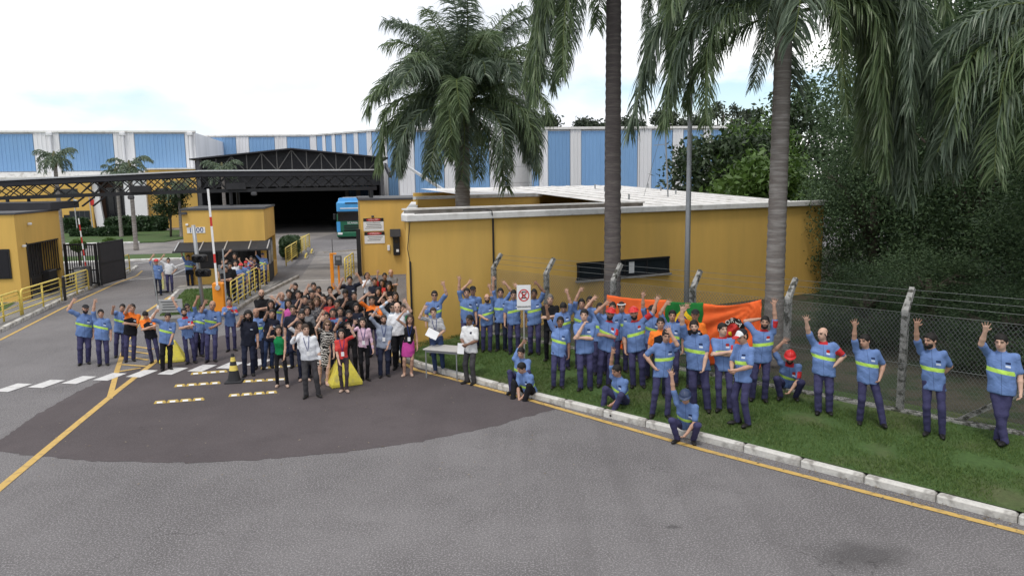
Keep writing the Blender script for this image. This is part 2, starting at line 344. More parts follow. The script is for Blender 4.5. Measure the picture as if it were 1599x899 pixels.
# raised road studs
def road_stud(c, ang, label):
    m = MB(); cs = [(-.13, -.05, 0), (.13, -.05, 0), (.13, .05, 0), (-.13, .05, 0), (-.10, -.022, .045), (.10, -.022, .045), (.10, .022, .045), (-.10, .022, .045)]
    m.add(cs, [(3, 2, 1, 0), (4, 5, 6, 7), (0, 1, 5, 4), (1, 2, 6, 5), (2, 3, 7, 6), (3, 0, 4, 7)])
    o = m.build('road_stud', mat('stud_yellow', (.52, .36, .08), .6, var=.2, vscale=12, col2=(.25, .2, .12), c2scale=7, c2lo=.5, c2hi=.7), None, loc=(c.x, c.y, .006)); o.rotation_euler = (0, 0, ang)
    r = MB(); r.add([(-.06, -.052, .008), (.06, -.052, .008), (.06, -.03, .04), (-.06, -.03, .04)], [(0, 1, 2, 3)]); r.build('reflector', MT['sign_white'], o)
    tag(o, label, 'road stud', 'yellow studs on the dark asphalt')
for (a, b, n, lab) in (((250, 629), (310, 624.5), 4, 'in the row nearest the camera'), ((281, 603), (336, 599), 4, 'in the row just left of the cone'), ((366, 618), (424, 613.5), 4, 'in the row right of the nearest row'),
                       ((388, 596), (440, 593), 4, 'in the row just right of the cone'), ((306, 584), (347, 581), 4, 'in the row touching the crossing'), ((415, 575), (470, 571), 4, 'in the row behind the green halter top')):
    A, B = g(*a), g(*b)
    for k in range(n): road_stud(A.lerp(B, k / (n - 1)), math.atan2(B.y - A.y, B.x - A.x), ('leftmost', 'second from left', 'third from left', 'rightmost')[k] + ' yellow road stud ' + lab)

def kerb_run(name, pts, step=1.0, w=.16, h=.14, z=0, mt='kerb_white', side=1):
    root = thing(name); root['kind'] = 'structure'; P = resample(pts, step)
    for a, b in zip(P, P[1:]):
        d = b - a; L = d.length - .014; d.normalize(); n = Vector((-d.y, d.x, 0)) * side; c = (a + b) / 2 + n * w / 2
        m = MB(); m.cbox((0, 0, 0), (L, w, h + .05), .028); o = m.build('kerb_stone', MT[mt], root)
        o.location = (c.x, c.y, z + (h - .05) / 2 + rnd.uniform(-.008, .008)); o.rotation_euler = (rnd.uniform(-.02, .02), rnd.uniform(-.006, .006), math.atan2(d.y, d.x) + rnd.uniform(-.008, .008))
    return root
kerb_run('kerb', KERB, 1.05, side=-1)
kerb_run('kerb', G2((-60, 548), (0, 520), (100, 470), (185, 432), (208, 424), (217, 416)) , 1.1, side=1)
# left pavement
lp = G2((-60, 548), (0, 520), (100, 470), (185, 432), (208, 424), (217, 416)); lpi = [(x - .14, y + .04) for x, y in lp]
part('pavement', MT['pavement_concrete'], None, ('prism', lpi + [(-24, 47), (-36, 44), (-34, 20)], -.05, .13), kind='structure')
part('lawn', MT['grass_ground'], None, ('sheet', [(-19.2, 27), (-30, 20), (-34, 29), (-20.9, 31.2)], .135), kind='structure')
# grass verge
def verge():
    P = resample(KERB[:7], .5); offs = [.12, .5, 1, 1.7, 2.4, 3.4, 4.0]; v = []; f = []
    n = Vector((.7071, .7071, 0))
    for p in P:
        for o in offs: q = p + n * o; v.append((q.x, q.y, .14 + .05 * min(o, 3.4) + (rnd.uniform(-.012, .012) if .2 < o < 3.9 else 0)))
    k = len(offs)
    for i in range(len(P) - 1):
        for j in range(k - 1): f.append((i * k + j, i * k + j + 1, (i + 1) * k + j + 1, (i + 1) * k + j))
    me = mesh_np('verge', v, f, MT['grass_ground'], True); o = link(bpy.data.objects.new('verge', me)); o['kind'] = 'structure'
verge()
part('yard_soil', MT['soil'], None, ('sheet', [(-4, 26.5), (20.6, 1.9), (45, 10), (45, 60), (-3, 40)], .27), kind='structure')
def grass_blades(name, pts, h=(.05, .12), w=.012, lean=.04):
    pts = np.asarray(pts, float); n = len(pts); a = nr.uniform(0, 6.283, n); hh = nr.uniform(*h, n)
    dx, dy = np.cos(a) * w / 2, np.sin(a) * w / 2; le = nr.normal(0, lean, (n, 2)); v = np.zeros((n, 3, 3))
    v[:, 0] = pts; v[:, 1] = pts; v[:, 2] = pts; v[:, 0, 0] -= dx; v[:, 0, 1] -= dy; v[:, 1, 0] += dx; v[:, 1, 1] += dy
    v[:, 2, :2] += le; v[:, 2, 2] += hh
    me = mesh_np(name, v.reshape(-1, 3), np.arange(3 * n).reshape(-1, 3), MT['grass_blade']); return link(bpy.data.objects.new(name, me))
def verge_points(n):
    out = []; P = [Vector((p[0], p[1], 0)) for p in KERB[:7]]; L = [(b - a).length for a, b in zip(P, P[1:])]
    while len(out) < n:
        k = rnd.choices(range(len(L)), L)[0]; a, b = P[k], P[k + 1]; t = rnd.random(); o = rnd.uniform(.14, 3.5)
        if k == 0 and t < .35: continue
        q = a.lerp(b, t) + Vector((.7071, .7071, 0)) * o
        if o > 2.6 and rnd.random() < (o - 2.6) * .8: continue
        if math.sin(q.x * 2.1 + 1.3 * math.sin(q.y * 1.7)) * math.sin(q.y * 2.6 + math.sin(q.x * 3.1)) > .35 + .5 * rnd.random(): continue
        out.append((q.x, q.y, .135 + .05 * min(o, 3.4)))
    return out
tag(grass_blades('grass', verge_points(90000), (.03, .085), .012), 'short green grass of the verge between kerb and fence', 'grass', kind='stuff')

def litter():
    n = 420; V = []; F_ = []
    for k in range(n):
        if k < 300: p = Vector((KERB[1][0], KERB[1][1], 0)).lerp(Vector((KERB[4][0], KERB[4][1], 0)), rnd.random()) + Vector((-.7071, -.7071, 0)) * abs(rnd.gauss(.05, .22))
        else: p = g(rnd.uniform(60, 900), rnd.uniform(600, 760))
        s = rnd.uniform(.012, .032); a_ = rnd.uniform(0, 6.28); c_, s_ = math.cos(a_) * s, math.sin(a_) * s; z = .0155; i = len(V)
        V += [(p.x - c_, p.y - s_, z), (p.x + s_ * .5, p.y - c_ * .5, z + .006), (p.x + c_, p.y + s_, z + .004), (p.x - s_ * .5, p.y + c_ * .5, z + .008)]; F_.append((i, i + 1, i + 2, i + 3))
    leaf_mat('dry_leaf', (.10, .07, .035), (.30, .25, .18), 0, .9); tag(link(bpy.data.objects.new('fallen_leaves', mesh_np('fallen_leaves', V, F_, MT['dry_leaf']))), 'dry leaf litter scattered along the kerb and road', 'leaves', kind='stuff')
litter()
# island with grass between the two lanes, paved end at the booth
isl = G2((232, 489), (292, 449), (352, 449), (398, 492), (300, 494), (248, 494))
part('traffic_island', MT['pavement_concrete'], None, ('prism', [(-13.2, 26.6), (-15.9, 35.6), (-11.5, 37.2), (-11.05, 31), (-10.6, 27.4)], -.05, .13), kind='structure')
part('island_lawn', MT['grass_ground'], None, ('sheet', [(-13.1, 27.4), (-15.2, 34.6), (-12.6, 34.9), (-12.1, 27.8)], .136), kind='structure')
kerb_run('kerb', [(-13.2, 26.5), (-15.95, 35.7)], 1.0, side=-1, h=.14); kerb_run('kerb', [(-10.58, 27.5), (-11.0, 31), (-11.28, 40)], 1.0, side=1, h=.14, mt='concrete')
pts = []
while len(pts) < 5000:
    t, s = rnd.random(), rnd.random(); a = Vector((-13.1, 27.4)).lerp(Vector((-15.2, 34.6)), t); b = Vector((-12.1, 27.8)).lerp(Vector((-12.6, 34.9)), t); q = a.lerp(b, s); pts.append((q.x, q.y, .135))
tag(grass_blades('grass', pts, (.04, .09), .03), 'small patch of grass on the traffic island', 'grass', kind='stuff')

# lawns, drive and far yard in front of the offices
part('lawn', MT['grass_ground'], None, ('prism', [(-60, 60), (-30.5, 66), (-30, 84), (-80, 78)], -.05, .09), kind='structure')
part('lawn', MT['grass_ground'], None, ('prism', [(-34, 47.5), (-18.8, 51), (-19.0, 55), (-34, 52)], -.05, .09), kind='structure')
kerb_run('kerb', [(-34, 47.5), (-18.8, 51), (-18.6, 55)], 2.4, w=.3, side=-1, mt='white_paint'); kerb_run('kerb', [(-62, 60), (-30.5, 66)], 3, w=.35, side=-1, mt='white_paint')
part('drive', MT['concrete_road'], None, ('sheet', [(-60, 50), (-19, 56), (-19.5, 62), (-30, 65), (-60, 59)], .006), kind='structure')

# ================================================================ yellow building on the right
A = Vector((-3.0, 21.8, 0)); EX = Vector((.882, .471, 0)).normalized(); EY = Vector((-EX.y, EX.x, 0)); BRZ = math.atan2(EX.y, EX.x)
def wall_hit(u, v):
    d = ray(u, v); n = EY; t = (A - Vector((0, 0, HC))).dot(n) / d.dot(n); p = Vector((0, 0, HC)) + d * t - A; return p.dot(EX), p.z
def main_building():
    t = thing('gatehouse_building', A, BRZ, 'long yellow flat roofed building with white parapet behind the fence', 'building'); Y, Wt = MT['yellow_wall'], MT['white_roof']
    H = 3.78; LW = 17.6
    part('front_wall', Y, t, ('box', (LW / 2, .1, H / 2), (LW, .2, H)))
    part('side_wall', Y, t, ('bar', (.09, .24, H / 2), (5.6, 14, H / 2), .2, H))
    part('side_wall', Y, t, ('box', (LW - .1, 7.2, H / 2 - .02), (.2, 13.9, H)))
    part('back_wall', Y, t, ('box', (11.6, 14.2, 2.2), (12, .2, 4.4)))
    part('courtyard_wall', Y, t, ('box', (6.7, 9.0, 2.1), (5.9, .2, 4.2))); part('courtyard_wall', Y, t, ('box', (9.6, 4.7, 1.9), (.2, 8.4, 3.8)))
    part('wall_cap', MT['white_paint'], t, ('box', (6.7, 9.0, 4.26), (6.1, .34, .12)))
    part('parapet_cap', MT['white_paint'], t, ('cbox', (LW / 2, .08, H + .1), (LW + .16, .42, .2), .02))
    part('parapet_cap', MT['white_paint'], t, ('bar', (.15, .4, H + .096), (5.6, 14, H + .096), .38, .192))
    part('ledge', MT['concrete'], t, ('box', (4.9, 1.25, H + .15), (9.0, .3, .28))); part('ledge_cap', MT['white_paint'], t, ('box', (4.9, 1.25, H + .31), (9.1, .4, .05)))
    m = MB(); m.add([(9.55, .32, H + .08), (LW - .02, .32, H + .08), (LW - .02, 14.1, H + .82), (5.9, 14.1, H + .82), (5.9, 9.15, H + .56), (9.55, 9.15, H + .56)], [(0, 1, 2, 3, 4, 5)])
    r = m.build('roof', Wt, t)
    for k in range(8):   # standing joints of the roof sheets
        x = 10.5 + k * .95; part('roof_seam', MT['white_paint'], r, ('bar', (x, .5, H + .105), (x, 14, H + .825), .06, .05))
    for k in range(7):
        x, y = 10.2 + k * 1.05, 3 + (k * 2.3) % 7; part('roof_vent', MT['grey_steel'], r, ('tube', [(x, y, H + .2 + .05 * y), (x, y, H + .42 + .05 * y)], .035, 6))
    # strip window
    x0, z1 = wall_hit(902, 412); _, z0 = wall_hit(902, 436); x1, _ = wall_hit(1042, 417); w = x1 - x0; cz = (z0 + z1) / 2
    fr = part('window', MT['black_metal'], t, ('box', (x0 + w / 2, -.01, z1), (w + .1, .14, .07)), ('box', (x0 + w / 2, -.01, z0), (w + .1, .14, .07)), *[('box', (x0 + w * k / 4, -.015, cz), (.06, .12, z1 - z0 - .06)) for k in range(5)])
    for k in range(4):
        c = x0 + w * (k + .5) / 4; part('pane', MT['window_glass'], fr, ('box', (c, -.008, cz), (w / 4 - .05, .03, z1 - z0 - .06)))
    part('blind', MT['sign_white'], fr, ('box', (x0 + w * .58, -.026, cz), (.22, .004, z1 - z0 - .12)))
    part('window_sill', MT['concrete'], fr, ('box', (x0 + w / 2, -.06, z0 - .07), (w + .2, .16, .06)))
    # rain pipes and cables
    for u in (640, 770):
        x, _ = wall_hit(u, 420); zt = 2.6 if u == 640 else H
        part('cable_pipe', MT['black_metal'], t, ('tube', [(x, -.05, 0.1), (x, -.05, zt), (x - .02, -.05, zt + .02)], .03, 6))
    part('cable', MT['black_metal'], t, ('tube', [(wall_hit(640, 420)[0], -.04, 2.6), (wall_hit(636, 400)[0], -.04, 3.0), (wall_hit(640, 360)[0], -.04, H)], .012, 5))
    part('roof_cable', MT['black_metal'], t, ('tube', [(wall_hit(770, 420)[0], -.05, H - .05), (wall_hit(765, 420)[0], -.2, H + .25), (wall_hit(755, 420)[0], .1, H + .3), (2.0, .5, H + .26)], .02, 5))
main_building()
def antenna_mast():
    p = at(1040, 300, 33); t = thing('antenna_mast', (p.x, p.y, 3.9), 0, 'thin metal antenna mast standing on the white roof', 'antenna')
    part('pole', MT['grey_steel'], t, ('tube', [(.1, 0, 0), (-.1, 0, 3.7)], .035, 6)); part('crossarm', MT['grey_steel'], t, ('bar', (-.55, 0, 2.45), (.1, 0, 2.5), .03))
    part('aerial', MT['grey_steel'], t, ('bar', (-.35, 0, 3.4), (.2, 0, 3.35), .025)); part('stay_wire', MT['galv_wire'], t, ('tube', [(-.1, 0, 3.5), (-.9, .4, .25)], .008, 4))
antenna_mast()

# annex with the notice boards
def annex():
    o = Vector((-8.0, 39.9, 0)); t = thing('gatehouse_annex', o, ARZ, 'yellow annex with notice boards beside the gate lane', 'building'); H = 4.0
    part('wall', MT['yellow_wall'], t, ('box', (3.6, 4.0, H / 2), (7.2, 8, H)))
    part('roof', MT['dark_grey'], t, ('box', (3.6, 4.0, H + .05), (7.35, 8.15, .1)))
    part('gate_post', MT['black_metal'], t, ('box', (-.14, -.1, 1.25), (.22, .22, 2.5)))
    x = 1.75; part('intercom_hood', MT['dark_grey'], t, ('box', (x + .05, -.16, 2.25), (.55, .3, .4)))
    k = part('terminal', MT['black_metal'], t, ('cbox', (x + .1, -.1, 1.55), (.36, .18, 1.0), .03)); part('screen', MT['dark_glass'], k, ('box', (x + .1, -.196, 1.8), (.2, .01, .16))); part('keypad', MT['sign_white'], k, ('box', (x + .14, -.196, 1.3), (.14, .01, .14)))
    part('bell_box', MT['sign_white'], t, ('cbox', (x - .32, -.05, 1.45), (.14, .08, .3), .02)); part('floodlight', MT['dark_grey'], t, ('cbox', (.65, -.08, 3.15), (.14, .14, .1), .02))
annex()
def notice_board(x, z, w, h, label, lines):
    o = Vector((-8.0, 39.9, 0)) + AX * x - AY * .02; t = thing('notice_board', (o.x, o.y, z), ARZ, label, 'sign')
    part('panel', MT['sign_white'], t, ('box', (0, 0, 0), (w, .02, h))); part('header', MT['sign_black'], t, ('box', (0, -.013, h / 2 - .09), (w, .008, .18)))
    m = MB(); n = 20; m.add([(.36 * w * math.cos(6.283 * k / n), -.019, h / 2 - .09 + .075 * math.sin(6.283 * k / n)) for k in range(n)], [tuple(range(n))]); m.build('header_oval', MT['red_paint'], t)
    lettering('ATENÇÃO', .11, MT['sign_white'], t, (0, -.022, h / 2 - .09))
    for k in range(lines): part('text_line', MT['dark_grey'], t, ('box', (rnd.uniform(-.04, .04), -.0125, h / 2 - .27 - k * .09), (w * rnd.uniform(.62, .86), .005, .028)))
notice_board(.68, 2.72, 1.06, .68, 'upper white notice board with black header on the yellow annex', 4); notice_board(.71, 2.02, 1.06, .62, 'lower white notice board with black header on the yellow annex', 3)

# ================================================================ left booth, turnstile, gate
def left_booth():
    o = Vector((-20.8, 31.5, 0)); t = thing('guard_booth', o, ARZ, 'yellow guard booth with barred entrance at the left edge', 'building'); Y = MT['yellow_wall']; H = 3.8; D = 5.0
    part('front_wall', Y, t, ('box', (-4, .1, H / 2), (8, .2, H)))
    part('side_wall', Y, t, ('box', (-.1, .2 + (D - .2) / 2, 3.15), (.2, D - .2, 1.3)), ('box', (-.1, .55, 1.25), (.2, .7, 2.5)), ('box', (-.1, D - .15, 1.25), (.2, .3, 2.5)))
    part('half_wall', Y, t, ('box', (-.5, 1.6, .5), (.15, 1.2, 1.0)))
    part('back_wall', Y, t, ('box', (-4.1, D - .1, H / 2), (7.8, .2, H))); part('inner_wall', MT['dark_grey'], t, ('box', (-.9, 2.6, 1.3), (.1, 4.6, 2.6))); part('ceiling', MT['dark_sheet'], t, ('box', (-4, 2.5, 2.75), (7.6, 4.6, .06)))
    part('roof', MT['dark_grey'], t, ('box', (-4, D / 2, H + .04), (8.1, D + .1, .08)))
    w = part('window', MT['black_metal'], t, ('box', (-1.05, -.02, 1.75), (1.5, .08, 1.25))); part('pane', MT['dark_glass'], w, ('box', (-1.05, -.065, 1.75), (1.36, .02, 1.1)))
    for k in range(14): part('grille_bar', MT['black_metal'], t, ('box', (-.06, .95 + k * .28, 1.75), (.035, .035, 1.5)))
    part('grille_rail', MT['black_metal'], t, ('box', (-.06, 2.8, 2.46), (.05, 3.9, .06)), ('box', (-.06, 2.8, 1.02), (.05, 3.9, .06)))
    part('turnstile', MT['black_metal'], t, ('cbox', (.05, 3.0, .6), (.35, .9, 1.1), .04)); part('door_frame', MT['black_metal'], t, ('box', (-.02, .93, 1.3), (.1, .08, 2.5)))
    for z, yy in ((3.35, 1.3), (2.45, .5)): part('lamp', MT['sign_white'], t, ('cbox', (.08, yy, z), (.12, .2, .1), .02))
left_booth()
def sliding_gate():
    p, q = Vector((-21.9, 36.6, .13)), Vector((-20.25, 36.5, .13)); t = thing('sliding_gate', p, math.atan2(q.y - p.y, q.x - p.x), 'black barred gate panel beside the left booth', 'gate'); L = (q - p).length
    part('gate_frame', MT['black_metal'], t, ('box', (L / 2, 0, .1), (L, .06, .08)), ('box', (L / 2, 0, 2.0), (L, .06, .08)), ('box', (L / 2, 0, .75), (L, .05, .06)), ('box', (.04, 0, 1), (.08, .08, 2.0)), ('box', (L - .04, 0, 1), (.08, .08, 2.1)))
    for k in range(13): part('bar', MT['black_metal'], t, ('box', (.12 + k * (L - .24) / 12, 0, 1.05), (.035, .03, 1.85)))
    p, q = Vector((-20.1, 36.4, .13)), Vector((-20.2, 38.9, .13)); t = thing('gate_leaf', p, math.atan2(q.y - p.y, q.x - p.x), 'solid dark sheet metal gate leaf standing open by the kerb', 'gate'); L = (q - p).length
    part('leaf_sheet', MT['dark_sheet'], t, ('box', (L / 2, 0, 1.05), (L, .04, 1.95))); part('gate_frame', MT['black_metal'], t, ('box', (L / 2, -.03, 1.05), (L, .03, .05)), ('box', (L / 2, 0, 2.05), (L, .07, .06)), ('box', (L / 2, 0, .06), (L, .07, .06)), ('box', (.03, 0, 1.05), (.09, .09, 2.1)), ('box', (L - .03, 0, 1.05), (.08, .08, 2.1)))
    p = Vector((-20.45, 35.2, .13)); t = thing('gate_motor', p, ARZ, 'grey gate motor cabinet between railing and dark gate leaf', 'cabinet'); part('cabinet', MT['grey_steel'], t, ('cbox', (0, 0, .5), (.35, .4, 1.0), .04)); part('cabinet_lid', MT['dark_grey'], t, ('cbox', (0, 0, 1.02), (.4, .45, .06), .02))
sliding_gate()
def guard_rail(p, q, label, h=.95, nb=4, mid=1, bars=True, z=.13, group='yellow tubular guard rails', rad=.035):
    p, q = Vector((p[0], p[1], z)), Vector((q[0], q[1], z)); L = (q - p).length; t = thing('guard_rail', p, math.atan2(q.y - p.y, q.x - p.x), label, 'railing', group); Y = MT['rail_yellow']
    part('frame', Y, t, ('tube', [(0, 0, 0), (0, 0, h - .14), (.04, 0, h - .04), (.14, 0, h), (L - .14, 0, h), (L - .04, 0, h - .04), (L, 0, h - .14), (L, 0, 0)], rad, 8), smooth=True)
    for k in range(mid): part('post', Y, t, ('tube', [((k + 1) * L / (mid + 1), 0, 0), ((k + 1) * L / (mid + 1), 0, h - .02)], rad, 8), smooth=True)
    for k in range(nb): z_ = .2 + k * (h - .3) / max(1, nb - 1) * .92; part('rail', Y, t, ('tube', [(.02, 0, z_), (L - .02, 0, z_)], rad * (.8 if k == 0 else .5), 6), smooth=True)
E0 = lambda u, v: tuple(g(u, v, .13))[:2]
guard_rail(E0(-55, 526), E0(33, 492), 'yellow guard rail at the left edge of the picture', nb=4, mid=2)
guard_rail(E0(36, 491), E0(97, 468.5), 'yellow guard rail in front of the left booth entrance', nb=4)
guard_rail(E0(101, 466.5), E0(139, 452), 'yellow guard rail next to the grey gate motor cabinet', nb=5)
guard_rail(E0(184, 432), E0(203, 423), 'far yellow guard rail beyond the open gate leaf', nb=1)
guard_rail((-10.95, 28.9), (-11.95, 36.6), 'long yellow railing beside the people under the awning', nb=5, mid=6, h=1.05, rad=.026)
guard_rail(E0(447, 415), E0(484, 387), 'bright yellow railing beside the hedge along the gate lane', nb=6, mid=4, h=1.05)
guard_rail(E0(461, 396), E0(484, 386.5), 'short yellow railing closing the far end of the hedge', nb=5, mid=1, h=1.0)
guard_rail((-8.15, 36.4), (-8.35, 39.4), 'yellow railing in front of the annex below the notice boards', nb=6, mid=2, h=1.15)
def bollard():
    p = g(102, 469, .13); t = thing('bollard', p, 0, 'black slim bollard between two yellow guard rails on pavement', 'bollard'); part('post', MT['black_metal'], t, ('tube', [(0, 0, 0), (0, 0, 1.0)], .06, 10)); part('cap', MT['dark_grey'], t, ('tube', [(0, 0, 1.0), (0, 0, 1.06)], [.07, .03], 10))
bollard()

# ================================================================ booth with the number
def booth_1000():
    o = Vector((-15.75, 36.0, .0)); t = thing('control_booth', o, ARZ, 'yellow control booth numbered 1000 with dark awning', 'building'); H = 3.72; Wd, D = 3.75, 5.0; Y = MT['yellow_wall']
    part('front_wall', Y, t, ('box', (Wd / 2, .1, 2.95), (Wd, .2, 1.54)), ('box', (.2, .1, 1.09), (.4, .2, 2.18)), ('box', (Wd - .12, .1, 1.09), (.24, .2, 2.18)), ('box', (Wd / 2 - .02, .1, .45), (Wd - .68, .2, .9)))
    part('side_wall', Y, t, ('box', (Wd - .1, D / 2 + .1, 2.95), (.2, D - .2, 1.54)), ('box', (Wd - .1, D / 2 + .1, .4), (.2, D - .2, .8))); part('side_wall', Y, t, ('box', (.1, D / 2 + .1, H / 2), (.2, D - .2, H))); part('back_wall', Y, t, ('box', (Wd / 2, D + .1, H / 2), (Wd, .2, H)))
    part('roof', MT['dark_grey'], t, ('box', (Wd / 2, D / 2 + .1, H + .05), (Wd + .12, D + .3, .1))); part('floor_slab', MT['concrete'], t, ('box', (Wd / 2, -.8, .07), (Wd + .6, 1.6, .14)))
    w = part('window', MT['black_metal'], t, ('box', (Wd / 2, .06, 2.12), (Wd - .64, .1, .1)), *[('box', (.4 + k * (Wd - .64) / 3, .07, 1.5), (.07, .1, 1.2)) for k in range(4)])
    for k in range(3): part('pane', MT['dark_glass'], w, ('box', (.4 + (k + .5) * (Wd - .64) / 3, .09, 1.5), ((Wd - .64) / 3 - .07, .03, 1.2)))
    d = part('door', MT['black_matte'], t, ('box', (Wd + .02, 1.6, 1.1), (.06, 2.6, 2.1))); part('pane', MT['dark_glass'], d, ('box', (Wd + .055, 1.0, 1.5), (.02, 1.0, 1.1))); part('pane', MT['dark_glass'], d, ('box', (Wd + .055, 2.2, 1.5), (.02, 1.0, 1.1)))
    m = MB(); m.add([(-.25, .02, 2.2), (Wd + .25, .02, 2.2), (Wd + .3, -1.15, 1.86), (-.3, -1.15, 1.86), (-.25, .02, 2.15), (Wd + .25, .02, 2.15), (Wd + .3, -1.15, 1.80), (-.3, -1.15, 1.80)], [(0, 1, 2, 3), (7, 6, 5, 4), (0, 3, 7, 4), (1, 5, 6, 2), (3, 2, 6, 7)])
    a = m.build('awning', MT['black_matte'], t)
    for x in (-.2, .9, 2.0, 3.1, Wd + .2): part('awning_rib', MT['light_steel'], a, ('bar', (x, -.03, 2.215), (x - .02, -1.12, 1.885), .05, .04))
    part('lamp', MT['sign_white'], t, ('cbox', (.22, -.06, 3.05), (.12, .12, .1), .02)); part('number_plate', MT['sign_white'], t, ('box', (.60, -.01, 2.78), (.82, .02, .28)))
    lettering('1000', .34, mat('number_blue', (.02, .06, .2)), t, (.60, -.026, 2.78), sx=1.0)
    part('eave_box', MT['dark_grey'], t, ('box', (.1, -.08, 3.6), (.3, .16, .12)))
booth_1000()
def box_hedge(p, size, label, n=2600, mt='hedge_leaf', leaf=.11, name='hedge'):
    t = thing(name, p, ARZ, label, 'hedge'); v = nr.uniform(-.5, .5, (n, 3)); ax = nr.integers(0, 3, n); s = np.sign(nr.uniform(-1, 1, n)); v[np.arange(n), ax] = s * nr.uniform(.40, .53, n)
    nrm = np.linalg.norm(v, ord=4, axis=1, keepdims=True); v = v / np.maximum(nrm * 1.0, .44) * .47
    v = v * np.array(size); v[:, 2] += size[2] / 2; v[:, 2] = np.maximum(v[:, 2], .03); leaves(v, leaf, mt, 'foliage', t)
    part('core', mat('hedge_core', (.012, .022, .008), .9), t, ('cbox', (0, 0, size[2] * .48), (size[0] * .86, size[1] * .86, size[2] * .86), min(size) * .2)); return t
def leaves(c, size, mt, name, parent, flat=.0):
    n = len(c); a = nr.normal(size=(n, 3)); a /= np.linalg.norm(a, axis=1, keepdims=True); b = nr.normal(size=(n, 3)); b -= a * (a * b).sum(1, keepdims=True); b /= np.linalg.norm(b, axis=1, keepdims=True)
    s = size * nr.uniform(.6, 1.3, (n, 1)); v = np.stack([c - a * s, c + b * s * .45, c + a * s, c - b * s * .45], 1).reshape(-1, 3)
    me = mesh_np(name, v, np.arange(4 * n).reshape(-1, 4), MT[mt]); return link(bpy.data.objects.new(name, me), parent)
p = g(451, 403, .1); box_hedge((p.x - .3, p.y + 1.5, .1), (1.3, 4.2, 1.35), 'clipped dark green hedge behind the control booth by the yellow railing')
# ================================================================ canopy over the gate
def gate_canopy():
    a = Vector((-26.6, 37.9, 0)); t = thing('gate_canopy', a, ARZ, 'long black lattice truss canopy spanning the gate lanes', 'canopy'); L = 19.6; B = MT['black_metal']
    top = lambda x: 5.24 + .40 * min(1, x / 10.5) - .04 * max(0, (x - 10.5) / 9); bot = lambda x: 4.30 + .22 * min(1, x / 11)
    for j, yy in enumerate((0, 2.6)):
        xs = [0, 5, 10.5, 15, L]
        m = MB()
        for x0, x1 in zip(xs, xs[1:]): m.bar((x0, yy, top(x0) - .14), (x1, yy, top(x1) - .14), .08, .28)
        m.build('fascia', MT['dark_sheet'], t)
        m = MB()
        for x0, x1 in zip(xs, xs[1:]): m.bar((x0, yy, bot(x0) + .09), (x1, yy, bot(x1) + .09), .1, .18)
        m.build('bottom_chord', B, t)
        n = 30 if j == 0 else 26
        for k in range(n):
            x0 = k * L / n; x1 = (k + 1) * L / n; s = k % 2
            part('brace', B, t, ('bar', (x0, yy, bot(x0) + .15), (x1, yy, top(x1) - .25), .05)); part('brace', B, t, ('bar', (x1, yy + .02, bot(x1) + .15), (x0, yy + .02, top(x0) - .25), .05))
    m = MB()
    for x0, x1 in ((0, 5), (5, 10.5), (10.5, L)): m.add([(x0, -.12, top(x0) + .03), (x1, -.12, top(x1) + .03), (x1, 2.75, top(x1) + .05), (x0, 2.75, top(x0) + .05), (x0, -.12, top(x0) + .0), (x1, -.12, top(x1) + .0), (x1, 2.75, top(x1) + .02), (x0, 2.75, top(x0) + .02)], [(0, 1, 2, 3), (7, 6, 5, 4), (0, 4, 5, 1), (2, 6, 7, 3)])
    r = m.build('roof_sheet', MT['dark_sheet'], t); m = MB()
    for x0, x1 in ((0, 5), (5, 10.5), (10.5, L)): m.bar((x0, -.14, top(x0) + .03), (x1, -.14, top(x1) + .03), .05, .07)
    m.build('gutter_edge', MT['light_steel'], r)
    for x in (1.2, 11.9, 19.3):
        for yy in (0, 2.6): part('column', B, t, ('tube', [(x, yy, 0), (x, yy, bot(x) + .02)], .09, 8))
    for x in (7.0, 13.1): part('floodlight', MT['dark_grey'], t, ('cbox', (x, -.12, bot(x) - .1), (.3, .2, .2), .04))
    for x in (7.5, 12.2): part('display_box', MT['black_matte'], t, ('box', (x, -.1, bot(x) + .32), (1.0, .16, .34)))
    part('side_fascia', MT['dark_sheet'], t, ('box', (2.2, -2.0, 4.05), (4.6, 3.8, .34)))
    for k in range(4): part('strut', B, t, ('bar', (4.3 + k * .5, -.2, 4.4), (3.9 + k * .5, -.9, 3.95), .07))
gate_canopy()

